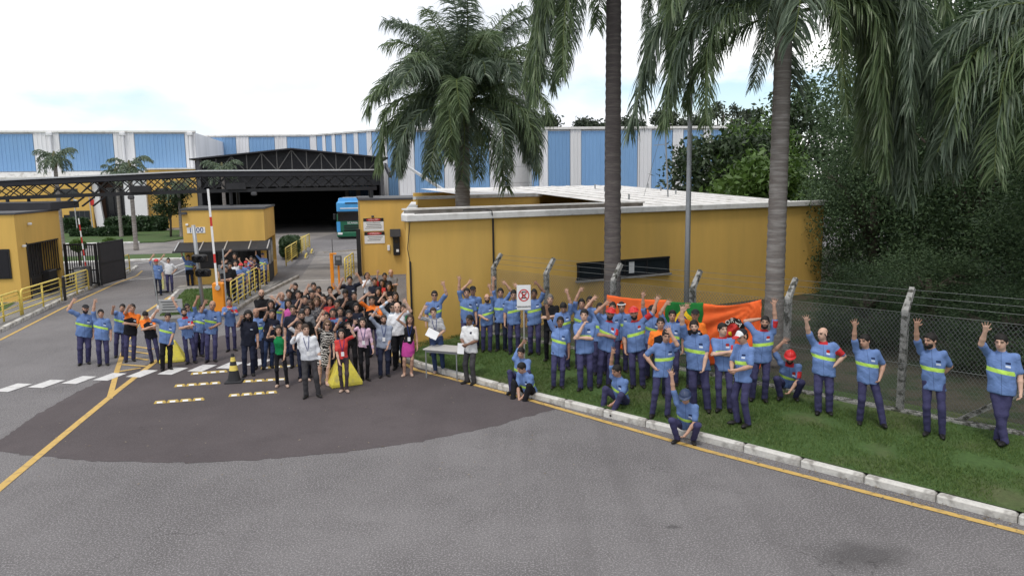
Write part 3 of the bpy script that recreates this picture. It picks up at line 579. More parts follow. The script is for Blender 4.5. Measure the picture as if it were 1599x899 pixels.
# ================================================================ black hall behind the gate
def black_hall():
    o = Vector((-29.6, 71.6, 0)); t = thing('loading_hall', o, ARZ, 'large black open fronted hall with gabled truss roof', 'building'); Wd = 17.4; D = 33; e, rg = 7.4, 8.35; S = MT['dark_sheet']
    m = MB(); h = Wd / 2 + .6
    for s in (0, 1):
        pa = [(-.5, -.5), (Wd / 2, -.5)] if s == 0 else [(Wd / 2, -.5), (Wd + .5, -.5)]; za = (e, rg) if s == 0 else (rg, e)
        (x0, y0), (x1, _) = pa; m.add([(x0, y0, za[0]), (x1, y0, za[1]), (x1, D, za[1]), (x0, D, za[0]), (x0, y0, za[0] - .12), (x1, y0, za[1] - .12), (x1, D, za[1] - .12), (x0, D, za[0] - .12)], [(0, 1, 2, 3), (7, 6, 5, 4), (0, 4, 5, 1), (2, 6, 7, 3), (1, 5, 6, 2), (3, 7, 4, 0)])
    m.build('roof', S, t)
    part('side_wall', S, t, ('box', (0, D / 2, e / 2 - .1), (.2, D, e - .2))); part('side_wall', S, t, ('box', (Wd, D / 2 + 5, e / 2 - .1), (.2, D - 10, e - .2))); part('back_wall', MT['black_matte'], t, ('box', (Wd / 2, D, e / 2), (Wd, .2, e + 1)))
    part('front_fascia', MT['black_matte'], t, ('box', (Wd / 2, .4, 5.2), (Wd, .1, 1.0)))
    zb = lambda x: 5.75 + .55 * (1 - abs(x - Wd / 2) / (Wd / 2)); zt = lambda x: rg - (rg - e) * abs(x - Wd / 2) / (Wd / 2) - .15
    m = MB(); m.add([(.1, .5, 5.7), (Wd - .1, .5, 5.7), (Wd - .1, .5, e - .15), (Wd / 2, .5, rg - .15), (.1, .5, e - .15)], [(0, 1, 2, 3, 4)]); m.build('gable_sheet', MT['black_matte'], t)
    G = mat('truss_grey', (.12, .115, .11), .6)
    for yy in (0, 6): part('bottom_chord', G, t, ('bar', (.2, yy, 5.75), (Wd / 2, yy, 6.3), .1), ('bar', (Wd / 2, yy, 6.3), (Wd - .2, yy, 5.75), .1))
    for k in range(13):
        x = .4 + k * (Wd - .8) / 12; x2 = .4 + (k + 1) * (Wd - .8) / 12
        part('brace', G, t, ('bar', (x, 0, zb(x)), (x, 0, zt(x)), .08))
        if k < 12: part('brace', G, t, ('bar', (x, 0, zb(x) if k % 2 else zt(x)), (x2, 0, zt(x2) if k % 2 else zb(x2)), .08))
    for x in (.2, Wd - .2): part('column', MT['dark_grey'], t, ('box', (x, -.1, e / 2), (.3, .3, e)))
    for k in range(5): part('hall_lamp', MT['grey_steel'], t, ('tube', [(2.5 + k * 3, 9, 5.0), (2.5 + k * 3, 9, 4.75)], [.1, .22], 8))
    part('canopy_side', S, t, ('bar', (Wd + .2, -8, 5.6), (Wd + .2, 0, 6.6), .2, .5)); part('canopy_edge', MT['light_steel'], t, ('bar', (Wd + 2.6, -29.5, 4.2), (Wd + .2, -24, 6.2), .12, .16))
black_hall()

# ================================================================ blue and white warehouses
def corr(x0, x1, z0, z1, y, pitch, dep):
    n = max(1, round((x1 - x0) / pitch)); p = (x1 - x0) / n; xs = []; ys = []
    for k in range(n):
        b = x0 + k * p; xs += [b, b + p * .55, b + p * .68, b + p * .87]; ys += [y, y, y - dep, y - dep]
    xs.append(x1); ys.append(y); v = [(x, yy, z0) for x, yy in zip(xs, ys)] + [(x, yy, z1) for x, yy in zip(xs, ys)]; k = len(xs)
    return v, [(i, i + 1, k + i + 1, k + i) for i in range(k - 1)]
def warehouse(p0, p1, zt, zb, seq, depth, label, pitch=.4, pipes=(), name='warehouse', base=None):
    p0, p1 = Vector((p0[0], p0[1], 0)), Vector((p1[0], p1[1], 0)); t = thing(name, p0, math.atan2(p1.y - p0.y, p1.x - p0.x), label, 'warehouse'); L = (p1 - p0).length
    part('shell', MT['white_panel'], t, ('box', (L / 2, depth / 2 + .1, zt / 2 - .1), (L - .02, depth, zt - .2))); tot = sum(w for c, w in seq); x = 0
    for c, w in seq:
        w = w / tot * L; z0, z1 = (zb, zt - .35) if c == 'b' else (0, zt - .2); m = MB()
        m.add(*corr(x + .02, x + w - .02, z0, z1, -.0 if c == 'b' else -.05, pitch, .06)); m.build('blue_panel' if c == 'b' else 'white_panel', MT['blue_panel' if c == 'b' else 'white_panel'], t); x += w
    part('parapet', MT['white_paint'], t, ('box', (L / 2, .05, zt - .08), (L + .1, .5, .22)))
    if zb > 0: part('plinth', MT['white_paint'], t, ('box', (L / 2, -.06, zb / 2 - .05), (L, .16, zb - .1)))
    for f in pipes: q = part('rain_pipe', MT['white_panel'], t, ('tube', [(f * L, -.3, 0), (f * L, -.3, zt - .5)], .16, 8)); part('pipe_hopper', MT['white_panel'], q, ('cbox', (f * L, -.3, zt - .35), (.6, .5, .4), .06))
    return t
e1 = Vector((-37.9, 92, 0)); e0 = e1 - AX * 35.1
warehouse(e0, e1, 11.4, 6.8, [('w', 3), ('b', 5.6), ('w', 3), ('b', 5.9), ('w', 2.75), ('b', 5.75), ('w', 2.3), ('b', 5.6), ('w', 1.2)], 30, 'tall blue and white panelled warehouse at far left behind offices', .42, (.08, .30, .55, .772, .985))
a = at(300, 287, 112); b = at(492, 287, 114); warehouse((a.x, a.y), (b.x, b.y), 12.2, 0, [('w', 30), ('b', 42), ('w', 20), ('b', 40), ('w', 19), ('b', 36), ('w', 5)], 20, 'blue and white panelled warehouse behind the black hall', .5)
a = at(491, 287, 111); b = at(632, 287, 99); warehouse((a.x, a.y), (b.x, b.y), 12.0, 0, [('w', 8), ('b', 10), ('w', 6), ('b', 10.5), ('w', 6), ('b', 11.5), ('w', 7), ('b', 12.5), ('w', 7), ('b', 13.5), ('w', 8), ('b', 14), ('w', 9), ('b', 15), ('w', 9)], 16, 'warehouse wing with narrow blue and white strips right of hall', .5)
br = [628, 651, 695, 713, 763, 787, 838, 852, 886, 903, 940, 952, 991, 994, 1013, 1046, 1063, 1095, 1107, 1134, 1141]; cols = 'wbwbwbwbwbwbwwbwbwbw'
warehouse((-10.4, 71), (21.7, 74.5), 9.9, 0, [(c, q - p) for c, p, q in zip(cols, br, br[1:])], 25, 'wide blue and white panelled warehouse behind the yellow building', .38)
def silo():
    p = at(811, 285, 58); t = thing('storage_silo', (p.x, p.y, 0), 0, 'tall grey banded steel silo partly hidden by the palm crown', 'silo'); r = 1.0
    for k in range(11): part('shell_ring', MT['light_steel'], t, ('tube', [(0, 0, k * 1.2), (0, 0, k * 1.2 + 1.17)], r, 24, False), smooth=True)
    part('inner_shell', MT['grey_steel'], t, ('tube', [(0, 0, 0), (0, 0, 13.2)], r - .03, 24)); part('roof_cone', MT['light_steel'], t, ('tube', [(0, 0, 13.2), (0, 0, 13.7), (0, 0, 13.9)], [r + .05, .4, .1], 24)); part('ladder', MT['grey_steel'], t, ('bar', (r * .7, -r * .8, 0), (r * .7, -r * .8, 13.4), .05), ('bar', (r * .7 + .35, -r * .66, 0), (r * .7 + .35, -r * .66, 13.4), .05))
silo()
part('low_wall', MT['concrete'], None, ('box', (2.9, 52, 2.1), (4.2, .3, 4.2)))
tag(bpy.data.objects['low_wall'], 'low grey concrete wall behind the white roof', 'wall')

# offices
def offices():
    o = Vector((-66, 82.3, 0)); t = thing('office_building', o, ARZ, 'yellow office building with white entrance pillars behind the lawn', 'building'); Y = MT['yellow_wall']
    # local x runs along the front; entrance near x = 22
    part('wall', Y, t, ('box', (9.3, 3.5, 2.9), (18.6, 7, 5.8))); part('wall', Y, t, ('box', (27.7, 4, 3.4), (7.0, 6, 6.8))); part('entrance_wall', MT['brown_glass_band'], t, ('box', (21.3, 4.5, 2.9), (5.4, 5, 5.8)))
    part('roof', MT['white_paint'], t, ('box', (12, 3.5, 5.95), (24.1, 7.3, .28))); part('roof', MT['white_paint'], t, ('box', (27.7, 4, 6.9), (7.2, 6.3, .16)))
    part('entrance_glass', MT['dark_glass'], t, ('box', (20.8, 1.9, 2.4), (2.6, .2, 4.8)))
    for k in range(4): part('mullion', MT['black_metal'], t, ('box', (19.6 + k * .8, 1.76, 2.4), (.1, .1, 4.8)))
    part('pillar', MT['white_clean'], t, ('bar', (19.2, .6, 0), (18.7, .6, 5.8), .8, .5)); part('pillar', MT['white_clean'], t, ('bar', (23.2, .4, 0), (23.2, .4, 5.8), 2.3, .6)); part('pillar', MT['white_clean'], t, ('box', (22.0, 1.2, 2.9), (.5, .5, 5.8)))
    for x, w, z, h in ((17.2, 2.1, 1.75, 1.0), (14.8, 1.0, 1.75, .8), (10, 3.4, 1.75, 1.0), (26.2, 1.6, 4.4, .5), (29.0, 1.6, 4.4, .5), (16, 2.4, 4.3, .9)):
        f = part('window', MT['dark_grey'], t, ('box', (x, -.03, z), (w, .1, h))); n = 4
        for k in range(n): part('pane', MT['window_glass'], f, ('box', (x - w / 2 + (k + .5) * w / n, -.09, z), (w / n - .1, .03, h - .14)))
    part('door', MT['black_metal'], t, ('box', (16.0, -.03, .9), (.9, .1, 1.8)))
offices()
for (u, v, sz, lab) in ((117, 363, (3.0, 1.4, 1.5), 'dark green clipped hedge below the office window, left one'), (215, 361, (6.4, 2.0, 1.6), 'wide rounded green hedge in front of the white entrance pillars'), (152, 368, (5.0, 1.0, .7), 'low green hedge strip on the office lawn'), (184, 368, (3.4, 1.0, .8), 'short low hedge right of the flagpoles on the lawn')):
    p = g(u, v, .1); box_hedge(p, sz, lab, 1800, 'hedge_leaf', .28)
# ================================================================ vegetation
def frond_mesh(seed, L, elev, droop, n=80, ll=.8, mt='palm_leaf', w=.034, twist=0.0):
    r = random.Random(seed); seg = 16; P = [Vector((0, 0, 0))]; d = Vector((math.cos(elev), 0, math.sin(elev))); T = [d.copy()]; ang = elev
    for i in range(seg):
        ang -= droop / seg * (.4 + 1.2 * i / seg); ang = max(ang, -1.45); d = Vector((math.cos(ang), twist * (i / seg) ** 2, math.sin(ang))).normalized(); P.append(P[-1] + d * L / seg); T.append(d.copy())
    m = MB(); m.tube(P, [.035 * (1 - .85 * i / seg) + .004 for i in range(seg + 1)], 5, False); V = []; Fc = []
    for k in range(n):
        for side in (-1, 1):
            t = .16 + .84 * (k + r.random()) / n; x = t * seg; i = min(int(x), seg - 1); p = P[i].lerp(P[i + 1], x - i); tg = T[i].lerp(T[i + 1], x - i).normalized()
            S = Vector((0, side, 0)); U = tg.cross(Vector((0, 1, 0))) * -1
            if U.z < 0 and abs(tg.z) < .9: U = -U
            ph = r.uniform(-.7, 1.0); l = ll * (.45 + .55 * math.sin(math.pi * min(1, .12 + t * .82))) * r.uniform(.8, 1.1)
            q = (tg * r.uniform(.35, .75) + S * math.cos(ph) * .85 + U * math.sin(ph) * .7).normalized(); ww = w * r.uniform(.8, 1.25)
            wv = q.cross(Vector((r.uniform(-1, 1), r.uniform(-1, 1), r.uniform(-1, 1)))).normalized(); b = len(V); pos = p.copy()
            for j, wk in enumerate((.6, 1.0, .75, .08)):
                V += [pos - wv * ww * wk / 2, pos + wv * ww * wk / 2]
                q = (q + Vector((0, 0, -1)) * (.28 + .30 * j) * r.uniform(.7, 1.2)).normalized(); pos = pos + q * l / 3
            Fc += [(b, b + 1, b + 3, b + 2), (b + 2, b + 3, b + 5, b + 4), (b + 4, b + 5, b + 7, b + 6)]
    nb = len(m.f); m.add(V, Fc); me = bpy.data.meshes.new('frond'); me.from_pydata(m.v, [], m.f); me.materials.append(MT[mt]); me.materials.append(mat('frond_stalk', (.10, .13, .035), .6)); me.polygons.foreach_set('material_index', [1] * nb + [0] * (len(m.f) - nb)); me.update(); return me
FR = {}
for i, (k, el, dr, L, n) in enumerate((('E', 1.25, 1.6, 3.6, 120), ('F', 1.0, 2.1, 3.8, 130), ('M', .7, 2.2, 4.0, 130), ('N', .45, 2.2, 4.0, 130), ('H', .15, 2.1, 4.0, 130), ('I', -.1, 1.8, 3.9, 130), ('D', -.5, 1.4, 3.8, 130), ('X', .35, 3.4, 5.6, 190), ('Y', .75, 4.6, 6.8, 230), ('Z', .45, 5.6, 6.0, 220), ('U', 1.35, 1.15, 4.5, 150))):
    FR[k] = [frond_mesh(100 + i * 3 + j, L, el, dr, n, 1.0, 'palm_leaf' if j == 0 else 'palm_leaf_light', .040, (j - .5) * .5) for j in range(2)]
FR_SMALL = [frond_mesh(300 + j, 2.6, (1.1, .7, .35, .0)[j], 1.9, 30, .75, 'palm_leaf', .09) for j in range(4)]
def palm(base, ztop, r0, fr, label, bark='bark_palm', group='palm trees', lean=(0, 0), name='palm_tree'):
    t = thing(name, base, 0, label, 'palm tree', group); n = 84; H = ztop - base[2]
    P = [(lean[0] * (k / n) ** 1.6, lean[1] * (k / n) ** 1.6, H * k / n) for k in range(n + 1)]
    part('trunk', MT[bark], t, ('tube', P, [r0 * (1.25 - .25 * min(1, k / 9)) * (1 - .18 * k / n) * (1 + (.03 if k % 2 else -.03) + rnd.uniform(-.012, .012)) for k in range(n + 1)], 14), smooth=True)
    part('crown_shaft', mat('boot_brown', (.10, .095, .045), .9, var=.4, vscale=5, bump=.6, bscale=12), t, ('tube', [(lean[0], lean[1], H - .5), (lean[0], lean[1], H - .1), (lean[0], lean[1], H + .3), (lean[0], lean[1], H + .8)], [r0 * .8, r0 * 1.35, r0 * 1.15, r0 * .3], 10), smooth=True)
    for k, (kind, az, sc) in enumerate(fr):
        me = FR_SMALL[kind] if isinstance(kind, int) else FR[kind][k % 2 if not isinstance(sc, tuple) else sc[1]]; s = sc[0] if isinstance(sc, tuple) else sc
        o = link(bpy.data.objects.new('frond', me), t); o.location = (lean[0] + .5 * r0 * math.cos(R(az)), lean[1] + .5 * r0 * math.sin(R(az)), H + .15 + rnd.uniform(-.15, .25)); o.rotation_euler = (rnd.uniform(-.1, .1), rnd.uniform(-.08, .08), R(az)); o.scale = (s, s, s)
    return t
def ring_fronds(spec):
    out = []
    for kinds, n, az0, s in spec:
        for k in range(n): out.append((kinds[k % len(kinds)], az0 + 360 * k / n + rnd.uniform(-12, 12), s * rnd.uniform(.92, 1.08)))
    return out
# azimuth: 0 = to the right of the picture, 180 = left, 270 = towards the camera
palm((-1.95, 30.0, .0), 7.7, .33, ring_fronds((('U', 8, 10, .98), ('UE', 9, 35, 1.0), ('EF', 9, 40, 1.1), ('FM', 11, 30, 1.05), ('NH', 11, 5, 1.02), ('ID', 9, 22, .95))) + [('H', 195, 1.15), ('H', 345, 1.12), ('I', 262, 1.0), ('D', 275, 1.0), ('X', 322, .75), ('X', 205, .8), ('I', 350, 1.1), ('Y', 200, .62), ('X', 262, .75)], 'full crowned palm rising from the courtyard of the yellow building', lean=(.1, 0))
palm((2.92, 21.6, .27), 10.3, .25, ring_fronds((('E', 6, 0, 1), ('MN', 6, 20, .8))) + [('Z', 196, .82), ('Z', 188, .86), ('Z', 207, .84), ('Z', 222, .74), ('Z', 232, .7), ('Z', 178, .8), ('X', 183, .62), ('Z', 345, .6), ('Z', 15, .6), ('Z', 330, .62), ('Z', 355, .55), ('Z', 150, .7), ('H', 190, .6), ('H', 350, .65), ('Z', 312, .5)], 'dark trunked palm between fence and yellow wall, crown above the frame', bark='bark_palm_dark')
palm((6.45, 18.2, .27), 8.6, .235, ring_fronds((('E', 5, 30, 1), ('MN', 7, 10, 1.0))) + [('Z', 352, .95), ('Z', 335, 1.0), ('Z', 15, 1.0), ('Z', 322, .9), ('Y', 345, .85), ('Z', 5, .85), ('Y', 318, .8), ('Z', 300, .62), ('X', 176, .72), ('X', 188, .85), ('X', 182, 1.0), ('I', 160, .85), ('H', 196, .95), ('X', 205, .75), ('Z', 236, .5), ('H', 20, 1), ('H', 340, 1.05), ('Y', 25, 1.0), ('Z', 345, 1.08), ('Y', 0, .9)], 'grey trunked palm by the fence with long hanging fronds', bark='bark_palm')
palm((12.3, 15.8, .27), 7.4, .24, ring_fronds((('E', 4, 30, 1), ('MN', 8, 10, 1.0))) + [('Y', 185, .8), ('Y', 205, .75), ('H', 170, 1.0), ('N', 180, 1.1), ('H', 200, 1.05), ('X', 225, .8), ('Y', 170, .85), ('X', 195, .9), ('H', 188, 1.15)], 'palm at the right edge with only its hanging fronds in view')
for (u, v, zt, s, lab) in ((99, 391, 6.9, .95, 'small palm behind the left booth roof'), (213, 391, 6.1, .95, 'small palm on the grass strip in front of the offices'), (190, 371, 6.0, .8, 'slim young palm beside the office entrance'), (354, 372, 6.2, 1.0, 'small palm between lattice canopy and black hall'), (284, 371, 4.6, .85, 'short palm left of the control booth roof')):
    p = g(u, v); palm((p.x, p.y, .05), zt, .17, [(k % 4, k * 137.5, s * rnd.uniform(.62, .82)) for k in range(20)], lab, group='small palms near the offices')
def crown_pts(c, rad, nclump, per, spread, low=-.9):
    out = []
    while len(out) < nclump:
        d = nr.normal(size=3); d /= np.linalg.norm(d); k = nr.uniform(.55, 1.0)
        if d[2] < low: continue
        cc = np.array(c) + d * np.array(rad) * k; out.append(cc + nr.normal(size=(per, 3)) * spread * nr.uniform(.6, 1.3) * np.array([1, 1, .75]))
    return np.concatenate(out)
BIGCROWN = []
def big_crown(k):
    if len(BIGCROWN) <= k:
        pts = crown_pts((0, 0, 0), (1, 1, 1), 240, 150, .125, -1.0); o = leaves(pts * np.array([4, 4, 5.5]), .085, 'tree_leaf', 'crown', None); BIGCROWN.append(o.data); bpy.data.objects.remove(o)
    return BIGCROWN[k]
for k in range(3): big_crown(k)
def tree(loc, H, rad, label, cz=None, ncl=70, per=120, spread=.55, leaf=.14, mt='tree_leaf', group=None, name='tree', tr=.22, trunk=True):
    t = thing(name, loc, 0, label, 'tree', group); cz = cz if cz is not None else H - rad[2]
    if mt == 'tree_leaf':
        o = link(bpy.data.objects.new('crown', big_crown(rnd.randrange(3))), t); o.location = (0, 0, cz); o.scale = (rad[0] / 4, rad[1] / 4, rad[2] / 5.5); o.rotation_euler = (0, 0, rnd.uniform(0, 6.28))
    else: pts = crown_pts((0, 0, cz), rad, ncl, per, spread); pts[:, 2] = np.maximum(pts[:, 2], .05); leaves(pts, leaf, mt, 'crown', t)
    if trunk:
        m = MB(); m.tube([(0, 0, 0), (.1, 0, cz * .5), (0, .1, cz + rad[2] * .3)], [tr, tr * .8, tr * .35], 8)
        for k in range(6): a = k * 1.05 + rnd.random(); m.tube([(0, 0, cz * .45 + .12 * k), (math.cos(a) * rad[0] * .35, math.sin(a) * rad[1] * .35, cz + .1 * k), (math.cos(a) * rad[0] * .7, math.sin(a) * rad[1] * .7, cz + rad[2] * .3)], [tr * .5, tr * .3, tr * .08], 6)
        m.build('trunk', MT['bark'], t, True)
    return t
DG = 'dense dark trees beyond the fence'
for (x, y, H, rad, lab, ncl) in ((15.5, 25.0, 9.5, (3.2, 3.4, 4.6), 'dense dark tree just right of the yellow wall', 120), (19.2, 23.4, 13.5, (4.4, 4, 6.6), 'tall dense dark tree rising beyond the top right of the frame', 170),
                                 (16.9, 30.0, 13.0, (4.5, 4.5, 6.3), 'dense dark tree standing behind the palm with hanging fronds', 130), (22.5, 29.5, 15.5, (5.2, 5, 7.6), 'tallest dark tree at the back of the thicket', 130),
                                 (14.6, 18.6, 6.0, (2.6, 2.6, 3.0), 'lower dark bushy tree right behind the chain link fence', 90), (20.2, 17.4, 9.5, (3.6, 3.6, 4.7), 'dense dark tree at the right edge behind hanging fronds', 120), (12.4, 22.0, 2.6, (2.0, 1.9, 1.4), 'dark green bush at the foot of the yellow wall', 60),
                                 (26, 22.5, 13, (4.5, 4.5, 6.3), 'dense dark tree filling the far right edge of the thicket', 110), (14.2, 29.5, 7.5, (2.8, 2.6, 3.8), 'dark bushy tree hard against the right end of yellow building', 110), (17.5, 20.0, 5.5, (2.8, 2.6, 2.9), 'low dark tree behind the fence left of the rightmost worker', 90), (24.5, 35, 16, (5.5, 5, 8), 'far dark tree behind the thicket by the top edge', 120), (9.9, 20.6, 2.3, (1.7, 1.5, 1.3), 'dark shrub behind the fence next to the grey palm trunk', 60), (11.9, 17.6, 2.2, (1.9, 1.5, 1.3), 'dark shrub behind the fence near the concrete post', 60), (14.6, 14.2, 2.4, (1.9, 1.6, 1.4), 'dark shrub behind the fence at the right edge', 60), (19.5, 37, 14, (5, 4.5, 7), 'dark tree closing the gap behind the green tree', 120), (17.5, 10.8, 10.5, (3.6, 3.2, 5.2), 'dense dark tree continuing the thicket just outside the right edge', 100)):
    tree((x, y, .25), H, rad, lab, ncl=ncl, per=130, spread=.6, leaf=.13, group=DG)
FG = 'trees far behind the warehouse'
for (u, v, Y, rad, lab) in ((1135, 262, 44, (3.4, 2.5, 2.4), 'bushy green tree beyond the white roof, left of the grey palm'), (1188, 285, 40, (2.2, 2, 1.6), 'light green bush at the right end of the white roof'), (1180, 245, 47, (2.6, 2.5, 2.6), 'dark green tree behind the light green bush'), (1235, 225, 50, (3.4, 3, 4.2), 'green tree seen between the hanging fronds')):
    p = at(u, v, Y); tree((p.x, p.y, 0), p.z + rad[2] * .5, rad, lab, cz=p.z - .3, ncl=70, per=90, spread=.5, leaf=.2, mt='topiary_leaf' if 'light' in lab else 'tree_leaf_mid', group='green trees beyond the white roof')
for (u, v, Y, rx, rz, lab) in ((848, 194, 130, 2.6, 1.5, 'far tree top peeping over the warehouse roof beside the palm crown'), (912, 198, 150, 1.6, 1.2, 'tiny far tree top over the warehouse, left of dark palm trunk'), (935, 200, 150, 3.0, 1.0, 'low far tree line over the warehouse by the dark palm trunk'), (1040, 190, 150, 2.6, 2.2, 'round far tree top over the right warehouse'), (1130, 186, 140, 4.6, 3.2, 'largest far tree top over the right end of warehouse'), (1165, 200, 130, 3.0, 2.8, 'far dark tree beside the red tiled roof'), (1085, 197, 150, 3.0, 1.6, 'low far tree behind the hanging frond'), (985, 197, 150, 2.6, 1.2, 'low far tree right of the dark palm trunk')):
    p = at(u, v, Y); tree((p.x, p.y, 0), p.z + rz * .5, (rx, rx, rz), lab, cz=p.z, ncl=34, per=50, spread=.55, leaf=.35, mt='far_leaf', group=FG, tr=.3)
def red_house():
    p = at(1160, 215, 120); t = thing('tiled_house', (p.x, p.y, 0), .2, 'distant house with red tiled roof beyond the warehouse end', 'house'); z = p.z - 1
    part('wall', MT['white_paint'], t, ('box', (0, 0, z / 2), (8, 6, z))); m = MB(); m.add([(-4.4, -3.4, z), (4.4, -3.4, z), (4.4, 3.4, z), (-4.4, 3.4, z), (-4.4, 0, z + 2), (4.4, 0, z + 2)], [(0, 1, 5, 4), (2, 3, 4, 5), (0, 4, 3), (1, 2, 5), (3, 2, 1, 0)]); m.build('roof', MT['brick_roof'], t)
    for x in (-2, 2): part('window', MT['dark_glass'], t, ('box', (x, -3.02, z - 1.5), (1.2, .06, 1.2)))
red_house()
for (u, v, lab) in ((122, 383, 'round clipped topiary ball behind the barred gate'), (172, 381, 'round clipped topiary ball above the dark gate leaf')):
    q = at(u, v, 46); t = thing('topiary_bush', (q.x, q.y, 0), 0, lab, 'bush', 'topiary balls'); d = nr.normal(size=(1500, 3)); d /= np.linalg.norm(d, axis=1, keepdims=True)
    leaves(d * nr.uniform(.75, 1.03, (1500, 1)) * np.array([.45, .45, .38]) + np.array([0, 0, q.z]), .09, 'topiary_leaf', 'crown', t); part('trunk', MT['bark'], t, ('tube', [(0, 0, 0), (0, 0, q.z)], .05, 6))
p = g(267, 371); tree((p.x, p.y, .05), 4.6, (1.7, 1.5, 1.4), 'small ornamental tree on the office lawn left of the booth', ncl=36, per=60, spread=.32, leaf=.16, mt='tree_leaf_mid', tr=.12)

# ================================================================ fence
FP = Vector((7.62, 14.29, 0)); FD = Vector((-.7071, .7071, 0)); FN = Vector((.7071, .7071, 0)); SPN = 2.35; FZ = .29
def fence_hit(u, v):
    d = ray(u, v); t = (FP - Vector((0, 0, HC))).dot(FN) / d.dot(FN); p = Vector((0, 0, HC)) + d * t; return (p - FP).dot(FD), p.z
def fence():
    t = thing('chain_link_fence', (FP.x, FP.y, FZ), math.atan2(FD.y, FD.x), 'chain link fence with bent concrete posts behind the workers', 'fence')   # local x runs away from the right edge, local -y points away from the road
    s0, s1 = -4.6, 11.6
    for k in range(-2, 6):
        x = k * SPN if k < 5 else 11.55
        m = MB(); m.box((x, 0, 1.0), (.12, .12, 2.1)); m.add([(x - .06, .06, 2.04), (x + .06, .06, 2.04), (x + .06, -.06, 2.04), (x - .06, -.06, 2.04), (x - .045, -.28, 2.46), (x + .045, -.28, 2.46), (x + .045, -.37, 2.40), (x - .045, -.37, 2.40)], [(0, 1, 5, 4), (1, 2, 6, 5), (2, 3, 7, 6), (3, 0, 4, 7), (4, 5, 6, 7)])
        m.build('post', MT['mossy_concrete'], t)
    for k in range(7):
        x0 = -2 * SPN + k * SPN; x1 = min(x0 + SPN, 11.5); m = MB(); h = 1.92; st = .075; n = int((x1 - x0 + h * .75) / st); y = .075; sl = .75
        for sgn in (1, -1):
            for i in range(n):
                b = x0 - h * sl + i * st if sgn > 0 else x0 + i * st; a0 = max(0, (x0 - b) / sl) if sgn > 0 else max(0, (b - x1) / sl); a1 = min(h, (x1 - b) / sl) if sgn > 0 else min(h, (b - x0) / sl)
                if a1 - a0 > .03: m.bar((b + sgn * a0 * sl, y, .06 + a0), (b + sgn * a1 * sl, y, .06 + a1), .0048)
        m.build('wire_mesh', MT['galv_wire'], t, kind='stuff')
    for z, yy in ((2.0, .08), (2.15, -.08), (2.28, -.18), (2.4, -.28), (1.0, .08)): part('strand_wire', MT['galv_wire'], t, ('tube', [(s0, yy, z), (s1, yy, z)], .004, 4))
    part('base_beam', MT['mossy_concrete'], t, ('box', ((s0 + s1) / 2, 0, -.02), (s1 - s0, .2, .16)))
    part('brace', MT['mossy_concrete'], t, ('bar', (-1.0, -.12, .02), (-2.3, -.12, 1.0), .09))
fence()
def cloth_mat(name, cols): return mat(name, cols, .85, var=.06, vscale=4, bump=.2, bscale=9)
cloth_mat('banner_orange', (.80, .135, .03)); cloth_mat('flag_green', (.012, .16, .03)); cloth_mat('flag_yellow', (.75, .5, .02)); cloth_mat('flag_blue', (.012, .03, .16))
def banner(u0, v0, u1, v1, h, label, mt, name='banner', sag=.1, pull=0.0, deco=None):
    s0, z0 = fence_hit(u0, v0); s1, z1 = fence_hit(u1, v1); nx, nz = 44, 26; V = []; Fc = []
    def pt(a, b):
        s = s0 + (s1 - s0) * a; top = z0 + (z1 - z0) * a - sag * math.sin(math.pi * a); hh = h * (1 - .12 * math.sin(math.pi * a)); z = top - hh * b
        wv = .045 * math.sin(9 * b + 7 * a + 3 * a * b) * (.3 + b) + .02 * math.sin(31 * a + 4 * b) + pull * .05 * math.sin(26 * math.atan2(b + .02, 1.02 - a))
        return FP + FD * (s + .05 * b * math.sin(5 * a)) - FN * (.14 + .05 * b + wv * .8) + Vector((0, 0, z))
    for j in range(nz + 1):
        for i in range(nx + 1): V.append(tuple(pt(i / nx, j / nz)))
    for j in range(nz):
        for i in range(nx): Fc.append((j * (nx + 1) + i, (j + 1) * (nx + 1) + i, (j + 1) * (nx + 1) + i + 1, j * (nx + 1) + i + 1))
    o = link(bpy.data.objects.new(name, mesh_np(name, V, Fc, MT[mt], True))); sm = o.modifiers.new('cloth_thickness', 'SOLIDIFY'); sm.thickness = .006; tag(o, label, 'banner' if name == 'banner' else 'flag')
    if deco: deco(o, lambda a, b, e=.012: pt(a, b) - FN * e)
    return o
def flag_deco(o, pt):
    def shape(name, mtn, f, n, e):
        m = MB(); c = pt(*f(0, 0), e); vs = []; fs = []; k = 6
        for i in range(k + 1):
            for j in range(n): vs.append(pt(*f(i / k, 6.2832 * j / n), e))
        for i in range(k):
            for j in range(n): fs.append((i * n + j, i * n + (j + 1) % n, (i + 1) * n + (j + 1) % n, (i + 1) * n + j))
        m.add(vs, fs); m.build(name, MT[mtn], o)
    def rh(r, a):
        c, s = math.cos(a), math.sin(a); q = r / (abs(c) + abs(s)); return .5 + .42 * q * c, .5 + .38 * q * s
    shape('rhombus', 'flag_yellow', rh, 32, .014); shape('disc', 'flag_blue', lambda r, a: (.5 + .17 * r * math.cos(a), .5 + .2 * r * math.sin(a)), 24, .02)
